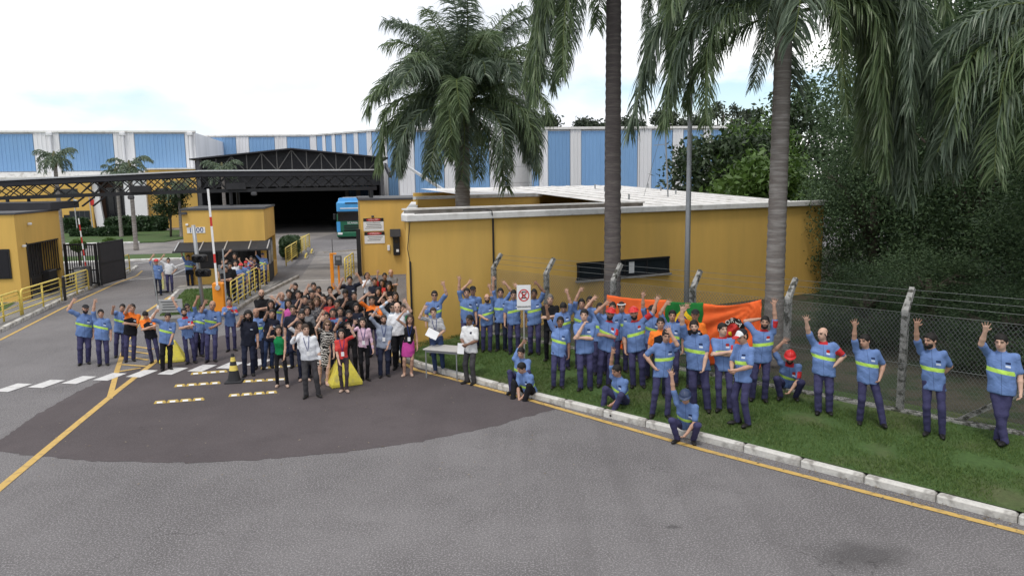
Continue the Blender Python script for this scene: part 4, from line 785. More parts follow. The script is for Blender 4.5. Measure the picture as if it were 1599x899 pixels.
def logo_deco(o, pt):
    ca, cb, ra = .56, .43, .165; rb = ra * 1.2      # logo centre and radii in banner coordinates
    def ring(name, mtn, r0, r1, a0, a1, e, n=30):
        m = MB(); vs = []
        for i in range(n + 1):
            a = a0 + (a1 - a0) * i / n
            for r in (r0, (r0 + r1) / 2, r1): vs.append(pt(ca + ra * r * math.cos(a), cb - rb * r * math.sin(a), e))
        m.add(vs, [(i * 3 + j, i * 3 + j + 1, i * 3 + 4 + j, i * 3 + 3 + j) for i in range(n) for j in range(2)]); m.build(name, MT[mtn], o)
    ring('logo_arc', 'sign_black', .70, 1.12, R(-8), R(188), .032); ring('logo_disc', 'red_paint', .0, .64, 0, 2 * math.pi, .034, 28); ring('logo_flame', 'flag_yellow', .1, .42, R(190), R(262), .04, 12)
    lm = mat('logo_white', (.7, .68, .62), .8)
    for ch, a in zip('FORÇA', (155, 126, 95, 64, 34)):
        me = text_mesh(ch, .15, lm, .002); q = link(bpy.data.objects.new('lettering', me), o); p = pt(ca + ra * .9 * math.cos(R(a)), cb - rb * .9 * math.sin(R(a)), .045)
        rot = Matrix((( -FD.x, 0, -FN.x), (-FD.y, 0, -FN.y), (0, 1, 0))).to_4x4() @ Matrix.Rotation(R(a - 90), 4, 'Z'); q.matrix_local = Matrix.Translation(p) @ rot
banner(953, 459, 1046, 467, 1.5, 'plain orange banner tied to the fence left of the green flag', 'banner_orange', sag=.04)
banner(1045, 468, 1103, 471, 1.15, 'green flag with yellow rhombus hung between two orange banners', 'flag_green', 'flag', .03, deco=flag_deco)
banner(1104, 472, 1194, 466, 1.55, 'orange banner with round black and red emblem on the fence', 'banner_orange', sag=.09, pull=.7, deco=logo_deco)

# ================================================================ street furniture
def lamp_post():
    t = thing('lamp_post', (4.62, 19.6, .27), 0, 'tall grey lamp post rising behind the banners', 'lamp post'); part('pole', MT['grey_steel'], t, ('tube', [(0, 0, 0), (0, 0, 3), (0, 0, 8.8)], [.075, .07, .045], 10), smooth=True)
    part('base_plate', MT['grey_steel'], t, ('cbox', (0, 0, .02), (.3, .3, .04), .01)); a = part('arm', MT['grey_steel'], t, ('tube', [(0, 0, 8.7), (-.3, -.3, 9.1), (-1.1, -1.1, 9.3)], .035, 8)); part('lamp_head', MT['dark_grey'], a, ('cbox', (-1.3, -1.3, 9.28), (.5, .3, .12), .04))
lamp_post()
def no_parking_sign():
    p = at(818, 470, 19.0); z = gz(p.x, 19.0); t = thing('no_parking_sign', (p.x, 19.0, z), R(2), 'white no parking sign on a slim pole among the workers', 'sign'); zb, zt = 1.62 - z, 2.27 - z; cz = (zb + zt) / 2 + .06; w = .36
    part('pole', MT['light_steel'], t, ('tube', [(0, .03, 0), (0, .03, zt - .05)], .02, 8)); part('panel', MT['sign_white'], t, ('cbox', (0, 0, (zb + zt) / 2), (w, .02, zt - zb), .008))
    m = MB(); n = 32; r0, r1 = .115, .142; m.add([((r0, r1)[k % 2] * math.cos(6.2832 * (k // 2) / n), -.014, cz + (r0, r1)[k % 2] * 1.12 * math.sin(6.2832 * (k // 2) / n)) for k in range(2 * n)], [(2 * k, 2 * k + 1, (2 * k + 3) % (2 * n), (2 * k + 2) % (2 * n)) for k in range(n)]); m.build('red_ring', MT['red_paint'], t)
    lettering('E', .26, MT['sign_black'], t, (0, -.014, cz)); part('red_slash', MT['red_paint'], t, ('bar', (-.085, -.022, cz + .09), (.085, -.022, cz - .09), .024, .004, (0, 1, 0))); part('red_slash', MT['red_paint'], t, ('bar', (-.085, -.0235, cz - .09), (.085, -.0235, cz + .09), .024, .004, (0, 1, 0)))
    lettering('PERMANENTE', .056, MT['sign_black'], t, (0, -.014, zb + .085))
no_parking_sign()
def table():
    p = g(697, 588); t = thing('folding_table', (p.x, p.y, 0), R(-22), 'small grey table at the kerb before the person in white tee', 'table'); part('table_top', mat('table_grey', (.42, .41, .39), .5), t, ('cbox', (0, 0, .74), (.98, .62, .035), .01)); part('apron', MT['grey_steel'], t, ('box', (0, 0, .69), (.88, .52, .05)))
    for x in (-.43, .43):
        for y in (-.26, .26): part('leg', MT['grey_steel'], t, ('tube', [(x, y, 0), (x, y, .72)], .018, 8))
table()
def cone():
    p = g(366, 596); t = thing('traffic_cone', (p.x, p.y, .006), R(8), 'black and yellow striped traffic cone on the dark asphalt', 'traffic cone'); part('base', MT['black_matte'], t, ('cbox', (0, 0, .02), (.42, .42, .04), .015))
    zz = [.04, .30, .43, .53, .64, .73]; rr = lambda z: .165 - .135 * (z / .73); ms = ['black_matte', 'rail_yellow', 'black_matte', 'rail_yellow', 'black_matte']
    for k in range(5): part('band', MT[ms[k]], t, ('tube', [(0, 0, zz[k]), (0, 0, zz[k + 1] - .002)], [rr(zz[k]), rr(zz[k + 1])], 16), smooth=False)
cone()
def block(u, v, s, rz, label):
    p = g(u, v); m = MB(); a, b = .46, .40; m.add([(-a, -b, 0), (a, -b, 0), (a, b, 0), (-a, b, 0), (-a, -b, .10), (a, -b, .10), (a, b, .10), (-a, b, .10), (-.13, -.11, .80), (.13, -.11, .80), (.13, .11, .80), (-.13, .11, .80)], [(3, 2, 1, 0), (0, 1, 5, 4), (1, 2, 6, 5), (2, 3, 7, 6), (3, 0, 4, 7), (4, 5, 9, 8), (5, 6, 10, 9), (6, 7, 11, 10), (7, 4, 8, 11), (8, 9, 10, 11)])
    o = m.build('concrete_block', MT['block_yellow'], None, loc=(p.x, p.y, .006)); o.scale = (s, s, s); o.rotation_euler = (0, 0, rz); bv = o.modifiers.new('worn_edges', 'BEVEL'); bv.width = .03; bv.segments = 2; tag(o, label, 'concrete block', 'yellow concrete blocks')
block(270, 563, .72, R(20), 'yellow concrete block behind the leaning workers at the crossing'); block(537, 599, .84, R(28), 'yellow concrete block behind the person in the red top')
def barrier():
    p = g(344, 486, .13); t = thing('barrier_gate', (p.x, p.y, .13), ARZ, 'orange barrier box with raised red and white boom', 'barrier'); part('cabinet', MT['orange_paint'], t, ('cbox', (0, 0, .56), (.42, .36, 1.12), .04)); part('hub', MT['light_steel'], t, ('tube', [(0, -.28, .95), (0, -.1, .95)], .09, 12))
    d = Vector((-.025, 0, 1)).normalized(); q = Vector((0, -.24, .85)); n = 11
    for k in range(n): a, b = q + d * (k * .345), q + d * ((k + 1) * .345 - .001); part('boom_segment', MT['white_clean'] if k % 4 != 3 else MT['red_paint'], t, ('bar', a, b, .075, .045))
    part('counter_arm', MT['grey_steel'], t, ('bar', (.28, -.24, .2), (.28, -.24, 2.4), .05))
barrier()
def far_barrier():
    p = Vector((-8.9, 45.0, 0)); t = thing('barrier_gate', p, ARZ, 'lowered white boom in front of the truck', 'barrier'); part('cabinet', MT['black_metal'], t, ('cbox', (0, 0, .5), (.35, .35, 1.0), .04)); part('boom', MT['white_clean'], t, ('bar', (.2, -.2, .98), (-2.35, -.2, .88), .05, .1)); part('lamp', MT['sign_white'], t, ('tube', [(0, 0, 1.0), (0, 0, 1.16)], [.1, .06], 10))
far_barrier()
def reader():
    p = g(520, 452); t = thing('card_reader_post', (p.x, p.y, 0), ARZ, 'orange card reader posts in the gate lane', 'post'); part('post', MT['orange_paint'], t, ('cbox', (0, 0, .85), (.16, .14, 1.7), .03)); part('slim_post', MT['orange_paint'], t, ('cbox', (.3, .05, .6), (.09, .1, 1.2), .02)); r = part('reader_box', MT['dark_grey'], t, ('cbox', (.3, 0, 1.36), (.32, .22, .46), .03)); part('screen', MT['grey_steel'], r, ('box', (.3, -.115, 1.46), (.2, .01, .14))); part('aerial', MT['black_metal'], t, ('tube', [(.06, .05, 1.7), (.06, .05, 2.35)], .015, 6)); part('cap', MT['orange_paint'], t, ('box', (.08, 0, 1.68), (.3, .16, .06)))
reader()
def signal_pole():
    p = g(318, 486, .13); t = thing('traffic_signal', (p.x, p.y, .13), R(5), 'grey pole with black signal heads on the grass island', 'traffic light'); top = (-.15, 0, 3.3)
    part('pole', MT['grey_steel'], t, ('tube', [(0, 0, 0), top], .07, 10), smooth=True)
    for z, dx in ((2.05, .13), (1.5, .2)):
        h = part('signal_head', MT['black_metal'], t, ('cbox', (-.045 * z + dx, -.14, z), (.56 if dx > 0 else .5, .2, .3 if dx > 0 else .42), .05)); x = -.045 * z + dx
        for k in (-1, 1): l = part('lens', MT['dark_glass'], h, ('tube', [(x + k * .12, -.25, z), (x + k * .12, -.235, z)], .085, 12)); part('hood', MT['black_metal'], h, ('tube', [(x + k * .12, -.25, z), (x + k * .12, -.40, z + .01)], .1, 12, False))
signal_pole()
def sign_posts():
    p = g(249, 490, .0); t = thing('sign_post', (p.x, p.y, 0), R(4), 'thin grey sign post at the tip of the grass island', 'post'); part('pole', MT['grey_steel'], t, ('tube', [(0, 0, 0), (-.14, 0, 2.0)], .03, 8)); part('plate', MT['sign_white'], t, ('box', (-.02, -.05, .2), (.08, .02, .3)))
    p = g(268, 493, .05); t = thing('information_board', (p.x, p.y, .05), R(6), 'grey information board low on the island behind the workers', 'sign'); part('board', mat('board_grey', (.34, .34, .34)), t, ('cbox', (0, 0, .38), (.86, .04, .5), .01))
    for k in range(4): part('text_line', MT['dark_grey'], t, ('box', (-.05 + .03 * (k % 2), -.024, .54 - .1 * k), (.6 - .06 * (k % 3), .006, .03)))
    for x in (-.3, .3): part('leg', MT['grey_steel'], t, ('box', (x, .03, .2), (.05, .03, .4)))
    p = g(254, 457); t = thing('marker_board', (p.x, p.y, 0), ARZ, 'narrow pale yellow marker board between two far people', 'sign'); part('plate', mat('pale_yellow', (.62, .60, .25)), t, ('cbox', (0, 0, .55), (.2, .04, .78), .015)); part('foot', MT['black_metal'], t, ('cbox', (0, 0, .05), (.4, .25, .1), .02))
    p = g(137, 447, .13); t = thing('barrier_gate', (p.x, p.y, .13), ARZ, 'slim raised red and white boom beside the black gate', 'barrier')
    for k in range(8): part('boom_segment', MT['white_clean'] if k % 2 else MT['red_paint'], t, ('bar', (-.015 * k, 0, .9 + k * .3), (-.015 * (k + 1), 0, .9 + (k + 1) * .3 - .002), .05, .04))
    part('cabinet', MT['dark_grey'], t, ('cbox', (0, .08, .5), (.32, .3, 1.0), .03))
sign_posts()
for (u, v, vt, col, lab) in ((122, 368, 309, 'sign_white', 'left flagpole on the office lawn with small pale flag'), (146, 366, 307, 'red_paint', 'middle flagpole on the office lawn with small red flag'), (191, 366, 300, 'flag_green', 'right flagpole on the office lawn near the entrance')):
    p = g(u, v, .09); q = at(u - 3, vt, p.y); t = thing('flagpole', p, 0, lab, 'flagpole', 'flagpoles on the office lawn'); H = q.z - .09; part('pole', MT['light_steel'], t, ('tube', [(0, 0, 0), (-.1, 0, H)], [.06, .04], 8))
    if col != 'flag_green': m = MB(); m.add([(-.1, 0, H - .1), (.35, .05, H - .35), (.28, .05, H - 1.0), (-.1, 0, H - .8), (.12, .12, H - .2), (.1, .1, H - .95)], [(0, 4, 5, 3), (4, 1, 2, 5)]); m.build('flag_cloth', MT[col], t)
def wheel_stops():
    for k, (u, v) in enumerate(((478, 403), (487, 396))):
        p = g(u, v, .0); t = thing('wheel_stop', (p.x, p.y, 0), math.atan2(AY.y, AY.x), 'low yellow wheel guard at the lane edge, ' + ('nearer one' if k == 0 else 'farther one'), 'wheel guard'); part('bar', MT['rail_yellow'], t, ('tube', [(-.8, 0, 0), (-.75, 0, .25), (.75, 0, .25), (.8, 0, 0)], .05, 8)); part('foot', MT['concrete'], t, ('box', (0, 0, .05), (1.8, .25, .1)))
wheel_stops()
# ================================================================ truck
def truck():
    p = g(549, 373); t = thing('truck', (p.x, p.y, 0), R(8), 'blue and green heavy truck facing the camera beyond the gate', 'truck'); G = mat('truck_green', (.012, .115, .06), .3, spec=.5); Bl = mat('truck_blue', (.06, .30, .62), .3, spec=.5); K = MT['black_metal']
    c = part('cab', G, t, ('cbox', (0, 1.1, 1.45), (2.45, 2.2, 1.7), .12)); u = part('cab_top', Bl, t, ('cbox', (0, 1.15, 2.83), (2.44, 2.1, 1.04), .16)); part('roof_deflector', Bl, u, ('box', (0, 1.5, 3.45), (2.3, 1.4, .34), 0, None, .88)); part('roof_hatch', K, u, ('box', (.1, .085, 3.18), (1.1, .04, .1))); part('marker_stripe', MT['white_clean'], u, ('box', (.1, .088, 2.72), (2.0, .03, .08)))
    part('windscreen', MT['dark_glass'], c, ('box', (0, -.015, 1.98), (2.2, .06, .72))); part('sun_visor', MT['dark_glass'], c, ('box', (0, -.12, 2.38), (2.2, .25, .1))); part('corner_panel', Bl, c, ('box', (-1.08, -.02, 1.1), (.32, .06, .9)))
    for k in range(4): part('grille_slat', K, c, ('box', (.12, -.02, 1.18 - k * .2), (1.5, .06, .1)))
    lettering('SCANIA', .26, MT['white_clean'], c, (.15, -.012, 1.42)); part('bumper', G, t, ('cbox', (0, .02, .42), (2.46, .5, .44), .06))
    for x in (-.95, .95): part('headlight', MT['sign_white'], t, ('cbox', (x, -.22, .5), (.42, .08, .2), .03)); part('mirror', K, t, ('cbox', (x * 1.48, -.1, 2.0), (.2, .14, .55), .04)); part('mirror_arm', K, t, ('bar', (x * 1.2, .05, 2.25), (x * 1.45, -.08, 2.2), .05))
    part('bumper_lip', K, t, ('box', (0, .1, .18), (2.3, .5, .1)))
    for x in (-1.02, 1.02):
        for y in (1.2, 4.6, 10.5): w = part('wheel', MT['black_matte'], t, ('tube', [(x - .15, y, .5), (x + .15, y, .5)], .5, 20)); part('rim', MT['light_steel'], w, ('tube', [(x - .16, y, .5), (x + .16, y, .5)], .28, 14))
    part('chassis', K, t, ('box', (0, 6.5, .75), (1.1, 9.4, .3))); part('trailer', MT['white_panel'], t, ('cbox', (0, 8.0, 2.25), (2.5, 10.5, 2.6), .05))
truck()
# ================================================================ people: bodies and clothes grown as smooth distance fields
def _seg(P, a, b, ra, rb):
    ax, ay, az = a; bx, by, bz = b[0] - ax, b[1] - ay, b[2] - az; L2 = bx * bx + by * by + bz * bz + 1e-9
    X, Y, Z = P[0] - ax, P[1] - ay, P[2] - az; t = np.clip((X * bx + Y * by + Z * bz) / L2, 0, 1)
    return np.sqrt((X - t * bx) ** 2 + (Y - t * by) ** 2 + (Z - t * bz) ** 2) - (ra + (rb - ra) * t)
def cone_p(a, b, ra, rb, k=.02):
    a, b = np.array(a, float), np.array(b, float); r = max(ra, rb); return (lambda P: _seg(P, a, b, ra, rb), np.minimum(a, b) - r, np.maximum(a, b) + r, k)
def ell_p(c, rad, M=None, k=.02):
    c = np.array(c, float); rad = np.array(rad, float); M = np.eye(3) if M is None else np.array(M); e = np.abs(M) @ rad
    def f(P):
        X, Y, Z = P[0] - c[0], P[1] - c[1], P[2] - c[2]; q = 0
        for i in range(3): q = q + ((M[0, i] * X + M[1, i] * Y + M[2, i] * Z) / rad[i]) ** 2
        return (np.sqrt(q) - 1) * rad.min()
    return (f, c - e, c + e, k)
def loft_p(st, M, o, s, k=.03, tilt=0.0):
    """stack of ellipses (z, rx, ry, oy) in a rotated frame; o = frame origin"""
    st = np.array(st, float); M = np.array(M); o = np.array(o, float); zs, rx, ry, oy = st.T
    cs = [o + M @ (np.array([sx * r1, sy * r2, z]) * s) for z, r1, r2, _ in st for sx in (-1, 1) for sy in (-1, 1)]; cs = np.array(cs)
    def f(P):
        X, Y, Z = P[0] - o[0], P[1] - o[1], P[2] - o[2]; x = (M[0, 0] * X + M[1, 0] * Y + M[2, 0] * Z) / s; y = (M[0, 1] * X + M[1, 1] * Y + M[2, 1] * Z) / s; z = (M[0, 2] * X + M[1, 2] * Y + M[2, 2] * Z) / s
        z = z - tilt * x * np.clip((zs[-1] - z) * 2.5, 0, 1)
        a, b, c = np.interp(z, zs, rx), np.interp(z, zs, ry), np.interp(z, zs, oy); d = (np.sqrt((x / a) ** 2 + ((y - c) / b) ** 2) - 1) * np.minimum(a, b)
        return np.maximum(d, np.maximum(zs[0] - z, z - zs[-1])) * s
    return (f, cs.min(0) - .02, cs.max(0) + .02, k)
def net(prims, res, post=None):
    lo = np.min([p[1] for p in prims], 0) - 2.5 * res; hi = np.max([p[2] for p in prims], 0) + 2.5 * res; n = np.ceil((hi - lo) / res).astype(int) + 1
    F = np.full(n, 1.0, np.float32); ax = [lo[i] + res * np.arange(n[i]) for i in range(3)]
    for f, a, b, k in prims:
        m = k + 1.5 * res; i0 = np.maximum(np.floor((a - m - lo) / res).astype(int), 0); i1 = np.minimum(np.ceil((b + m - lo) / res).astype(int) + 1, n); sl = tuple(slice(i0[j], i1[j]) for j in range(3))
        P = (ax[0][sl[0]][:, None, None], ax[1][sl[1]][None, :, None], ax[2][sl[2]][None, None, :]); d = f(P).astype(np.float32); W = F[sl]; h = np.maximum(k - np.abs(W - d), 0) / k; F[sl] = np.minimum(W, d) - h * h * k * .25
    if post is not None: F = post(F, ax)
    S = (F < 0); c = np.zeros(n - 1, np.uint8)
    for i in (0, 1):
        for j in (0, 1):
            for l in (0, 1): c += S[i:n[0] - 1 + i, j:n[1] - 1 + j, l:n[2] - 1 + l]
    act = np.argwhere((c > 0) & (c < 8)); idx = np.full(n - 1, -1, np.int32); idx[act[:, 0], act[:, 1], act[:, 2]] = np.arange(len(act))
    C = {}
    for i in (0, 1):
        for j in (0, 1):
            for l in (0, 1): C[(i, j, l)] = F[act[:, 0] + i, act[:, 1] + j, act[:, 2] + l]
    acc = np.zeros((len(act), 3)); cnt = np.zeros(len(act))
    for a in range(3):
        o1, o2 = [q for q in range(3) if q != a]
        for i in (0, 1):
            for j in (0, 1):
                k0 = [0, 0, 0]; k0[o1] = i; k0[o2] = j; k1 = list(k0); k1[a] = 1; f0, f1 = C[tuple(k0)], C[tuple(k1)]; cr = (f0 < 0) != (f1 < 0); t = np.where(cr, f0 / np.where(cr, f0 - f1, 1), 0)
                for q in range(3): acc[:, q] += np.where(cr, t if q == a else k0[q], 0)
                cnt += cr
    V = lo + (act + acc / cnt[:, None]) * res; Q = []
    for a in range(3):
        o1, o2 = (a + 1) % 3, (a + 2) % 3; s0 = [slice(None)] * 3; s1 = [slice(None)] * 3; s0[a] = slice(0, -1); s1[a] = slice(1, None); A, B = S[tuple(s0)], S[tuple(s1)]
        for inv, E_ in ((False, A & ~B), (True, ~A & B)):
            e = np.argwhere(E_)
            if not len(e): continue
            def cell(d1, d2): q = e.copy(); q[:, o1] -= d1; q[:, o2] -= d2; return idx[q[:, 0], q[:, 1], q[:, 2]]
            f = np.stack([cell(1, 1), cell(0, 1), cell(0, 0), cell(1, 0)], 1); Q.append(f[:, ::-1] if inv else f)
    return V, np.concatenate(Q)

# ---------------------------------------------------------------- clothing materials (read the garment's own coordinates)
def garment(name, base, band=None, yoke=None, collar=None, armband=None, badge=False, pattern=None, rough=.85, sleeve=None, emblem=None, placket=False):
    m = bpy.data.materials.new(name); MATS[name] = m; m.use_nodes = True; nt = m.node_tree; N = nt.nodes.new; L = nt.links.new; b = nt.nodes['Principled BSDF']; b.inputs['Roughness'].default_value = rough; b.inputs['Specular IOR Level'].default_value = .15
    at_ = N('ShaderNodeAttribute'); at_.attribute_name = 'loc'; sp = N('ShaderNodeSeparateXYZ'); L(at_.outputs['Vector'], sp.inputs[0]); sv = N('ShaderNodeAttribute'); sv.attribute_name = 'slv'; X, Y, Z, SL = sp.outputs[0], sp.outputs[1], sp.outputs[2], sv.outputs['Fac']
    def op(o, a, c=None):
        q = N('ShaderNodeMath'); q.operation = o
        for i, v in enumerate((a, c)):
            if v is None: continue
            if isinstance(v, (int, float)): q.inputs[i].default_value = v
            else: L(v, q.inputs[i])
        return q.outputs[0]
    def rng(v, a, c): return op('MULTIPLY', op('GREATER_THAN', v, a), op('LESS_THAN', v, c))
    def mul(*a):
        r = a[0]
        for q in a[1:]: r = op('MULTIPLY', r, q)
        return r
    cur = N('ShaderNodeRGB'); cur.outputs[0].default_value = (*base, 1); cur = cur.outputs[0]
    def over(mask, col):
        nonlocal cur
        x = N('ShaderNodeMix'); x.data_type = 'RGBA'; L(mask, x.inputs[0]); L(cur, x.inputs[6])
        if isinstance(col, tuple): x.inputs[7].default_value = (*col, 1)
        else: L(col, x.inputs[7])
        cur = x.outputs[2]
    tor = op('LESS_THAN', SL, .02); front = op('LESS_THAN', Y, -.02)
    if pattern == 'stripes': over(op('GREATER_THAN', op('SINE', op('MULTIPLY', Z, 190)), .35), (.12, .12, .14))
    if pattern == 'zebra':
        n = N('ShaderNodeTexNoise'); n.inputs['Scale'].default_value = 7; L(at_.outputs['Vector'], n.inputs[0]); over(op('GREATER_THAN', op('SINE', op('ADD', op('MULTIPLY', Z, 95), op('MULTIPLY', n.outputs[0], 22))), .1), (.015, .015, .015))
    if pattern == 'print':
        n = N('ShaderNodeTexVoronoi'); n.inputs['Scale'].default_value = 28; L(at_.outputs['Vector'], n.inputs[0]); over(op('LESS_THAN', n.outputs[0], .3), (.45, .40, .38))
    if sleeve: over(op('GREATER_THAN', SL, .03), sleeve)
    if yoke: over(mul(tor, op('GREATER_THAN', op('ADD', Z, op('MULTIPLY', op('ABSOLUTE', X), .5)), 1.36)), yoke)
    if placket: over(mul(tor, front, rng(X, -.004, .004)), tuple(c * .55 for c in base))
    if band: over(mul(tor, rng(Z, 1.137, 1.203)), band)
    if collar: over(mul(op('GREATER_THAN', Z, 1.425), rng(X, -.085, .085)), collar)
    if armband: over(mul(rng(SL, .35, .85), op('GREATER_THAN', X, 0)), armband)
    if badge:
        over(mul(tor, front, rng(X, .055, .125), rng(Z, 1.30, 1.328)), (.012, .02, .06)); over(mul(tor, front, rng(X, .055, .122), rng(Z, 1.255, 1.283)), (.55, .6, .68))
    if emblem: over(mul(tor, front, rng(X, .06, .115), rng(Z, 1.285, 1.34)), emblem)
    n1 = N('ShaderNodeTexNoise'); n1.inputs['Scale'].default_value = 9; n1.inputs['Detail'].default_value = 5; L(at_.outputs['Vector'], n1.inputs[0])
    oi = N('ShaderNodeObjectInfo'); r1 = N('ShaderNodeMapRange'); r1.inputs[3].default_value = .86; r1.inputs[4].default_value = 1.12; L(oi.outputs['Random'], r1.inputs[0]); r2 = N('ShaderNodeMapRange'); r2.inputs[1].default_value = .3; r2.inputs[2].default_value = .7; r2.inputs[3].default_value = .88; r2.inputs[4].default_value = 1.1; L(n1.outputs[0], r2.inputs[0])
    vm = N('ShaderNodeVectorMath'); vm.operation = 'SCALE'; L(cur, vm.inputs[0]); L(op('MULTIPLY', r1.outputs[0], r2.outputs[0]), vm.inputs[3]); L(vm.outputs[0], b.inputs['Base Color'])
    n3 = N('ShaderNodeTexNoise'); n3.inputs['Scale'].default_value = 11; n3.inputs['Detail'].default_value = 3; n3.inputs['Distortion'].default_value = .8; L(at_.outputs['Vector'], n3.inputs[0]); bp = N('ShaderNodeBump'); bp.inputs['Strength'].default_value = .6; bp.inputs['Distance'].default_value = .03; L(n3.outputs[0], bp.inputs['Height']); L(bp.outputs[0], b.inputs['Normal']); return m
BLUE = (.135, .215, .43); LIME = (.46, .70, .12); REDC = (.50, .035, .04)
garment('work', BLUE, band=LIME, badge=True, placket=True); garment('work_red', BLUE, band=LIME, badge=True, collar=REDC, armband=REDC, emblem=(.35, .03, .02), placket=True); garment('work_plain', BLUE, badge=True, placket=True); garment('work_redtop', BLUE, badge=True, collar=REDC, armband=REDC)
garment('polo_orange', (.014, .014, .018), yoke=(.80, .19, .03), sleeve=(.80, .19, .03), badge=True); garment('navy', (.020, .022, .036), badge=True); garment('black', (.014, .014, .016)); garment('white', (.72, .73, .76)); garment('white_tee', (.70, .70, .70), emblem=(.03, .03, .05))
garment('pale_blue', (.50, .58, .68)); garment('grey_blue', (.24, .27, .34)); garment('pink', (.62, .43, .54)); garment('magenta', (.55, .10, .34)); garment('green', (.012, .22, .07)); garment('red', (.60, .06, .055)); garment('stripe', (.60, .60, .60), pattern='stripes'); garment('zebra', (.60, .57, .52), pattern='zebra'); garment('print', (.10, .10, .11), pattern='print'); garment('grey', (.2, .2, .21)); garment('skirt_magenta', (.46, .06, .27)); garment('navy_red', (.020, .022, .036), sleeve=REDC)
garment('t_work', (.052, .050, .115)); garment('t_black', (.013, .013, .016)); garment('t_grey', (.065, .062, .066)); garment('t_jeans', (.035, .055, .12)); garment('t_navy', (.020, .024, .046)); garment('t_plum', (.075, .055, .065)); garment('t_jeans_light', (.10, .17, .30))
def skin_mat():
    m = bpy.data.materials.new('skin'); MATS['skin'] = m; m.use_nodes = True; b = m.node_tree.nodes['Principled BSDF']; a = m.node_tree.nodes.new('ShaderNodeAttribute'); a.attribute_name = 'Col'; m.node_tree.links.new(a.outputs['Color'], b.inputs['Base Color']); b.inputs['Roughness'].default_value = .55; b.inputs['Specular IOR Level'].default_value = .3; b.inputs['Subsurface Weight'].default_value = .0
    return m
def cap_mixed():
    m = mat('cap_mixed', (.015, .015, .02), .8); nt = m.node_tree; N = nt.nodes.new; L = nt.links.new; b = nt.nodes['Principled BSDF']; tc = N('ShaderNodeTexCoord'); sp = N('ShaderNodeSeparateXYZ'); L(tc.outputs['Object'], sp.inputs[0])
    r = N('ShaderNodeValToRGB'); r.color_ramp.interpolation = 'CONSTANT'; e = r.color_ramp.elements; e[0].color = (.45, .03, .03, 1); e[1].position = .30; e[1].color = (.65, .65, .65, 1); q = e.new(.55); q.color = (.015, .015, .02, 1)
    mr = N('ShaderNodeMapRange'); mr.inputs[1].default_value = -.2; mr.inputs[2].default_value = .12; L(sp.outputs[1], mr.inputs[0]); L(mr.outputs[0], r.inputs[0]); L(r.outputs[0], b.inputs['Base Color'])
skin_mat(); mat('hair_black', (.012, .010, .009), .6, var=.3, vscale=60, bump=.5, bscale=90); mat('hair_brown', (.045, .027, .018), .6, var=.3, vscale=60, bump=.5, bscale=90); mat('hair_grey', (.13, .12, .11), .7, var=.3, vscale=60, bump=.5, bscale=90); mat('hair_light', (.12, .07, .04), .6, var=.3, vscale=60, bump=.5, bscale=90)
mat('helmet_red', (.55, .02, .02), .3, spec=.5); mat('helmet_navy', (.02, .035, .085), .35, spec=.5); mat('cap_black', (.015, .015, .017), .8); cap_mixed(); mat('shoe_black', (.014, .013, .013), .45); mat('shoe_beige', (.42, .30, .24), .6); mat('lens_dark', (.01, .01, .01), .2); mat('paper', (.78, .78, .78), .7); mat('cap_red', (.5, .03, .03), .7); mat('white_cloth', (.7, .7, .7), .8)
SKIN = {0: (.56, .36, .27), 1: (.47, .28, .20), 2: (.36, .20, .135), 3: (.21, .115, .075)}
# shared head-wear and shoes
def shared(name, prims, res, post=None, mt='hair_black'):
    v, f = net(prims, res, post); return mesh_np(name, v, f, MT[mt], True)
def hair_cut(extra=None, rough=0.0):
    def post(F, ax):
        X, Y, Z = ax[0][:, None, None], ax[1][None, :, None], ax[2][None, None, :]; cut = -(.69 * (Y + .097) + .72 * (Z - .058)) + 0 * X; cut = np.maximum(cut, -.085 - Z) ; F = np.maximum(F, cut)
        if extra is not None:
            for p in extra: F = np.minimum(F, p[0]((X, Y, Z)))
        if rough: F = F + rough * np.sin(95 * X + 3) * np.sin(90 * Y + 1) * np.sin(99 * Z)
        return F
    return post
HAIR = {'short': shared('hair', [ell_p((0, .010, .018), (.084, .104, .107))], .012, hair_cut(rough=.003)), 'thin': shared('hair', [ell_p((0, .014, -.012), (.083, .100, .092))], .012, hair_cut())}
lg = [ell_p((0, .06, -.11), (.098, .055, .19)), ell_p((.078, .015, -.09), (.032, .055, .15)), ell_p((-.078, .015, -.09), (.032, .055, .15))]
big = ell_p((0, .07, -.12), (.15, .12, .27)); wide = ell_p((0, .02, 0), (.15, .15, .15))
HAIR['long'] = shared('hair', [ell_p((0, .012, .018), (.088, .106, .108)), (lambda P: 9 + 0 * P[0] * P[1] * P[2], big[1], big[2], .01)], .014, hair_cut(lg))
HAIR['bob'] = shared('hair', [ell_p((0, .012, .018), (.092, .108, .110)), (lambda P: 9 + 0 * P[0] * P[1] * P[2], big[1] + np.array([0, 0, .15]), big[2], .01)], .014, hair_cut([ell_p((0, .045, -.04), (.105, .07, .11)), ell_p((.085, .01, -.04), (.026, .05, .09)), ell_p((-.085, .01, -.04), (.026, .05, .09))]))
HAIR['curly'] = shared('hair', [ell_p((0, .012, .02), (.10, .118, .118)), (lambda P: 9 + 0 * P[0] * P[1] * P[2], big[1], big[2], .01)], .014, hair_cut([ell_p((0, .05, -.07), (.115, .075, .15)), ell_p((.09, .01, -.07), (.035, .055, .12)), ell_p((-.09, .01, -.07), (.035, .055, .12))], .010))
def hel(F, ax):
    X, Y, Z = ax[0][:, None, None], ax[1][None, :, None], ax[2][None, None, :]; F = np.maximum(F, .038 - Z + 0 * X + 0 * Y); F = F - .006 * (np.abs(X + 0 * Y + 0 * Z) < .012); b = ell_p((0, -.02, .046), (.122, .158, .014)); return np.minimum(F, b[0]((X, Y, Z)))
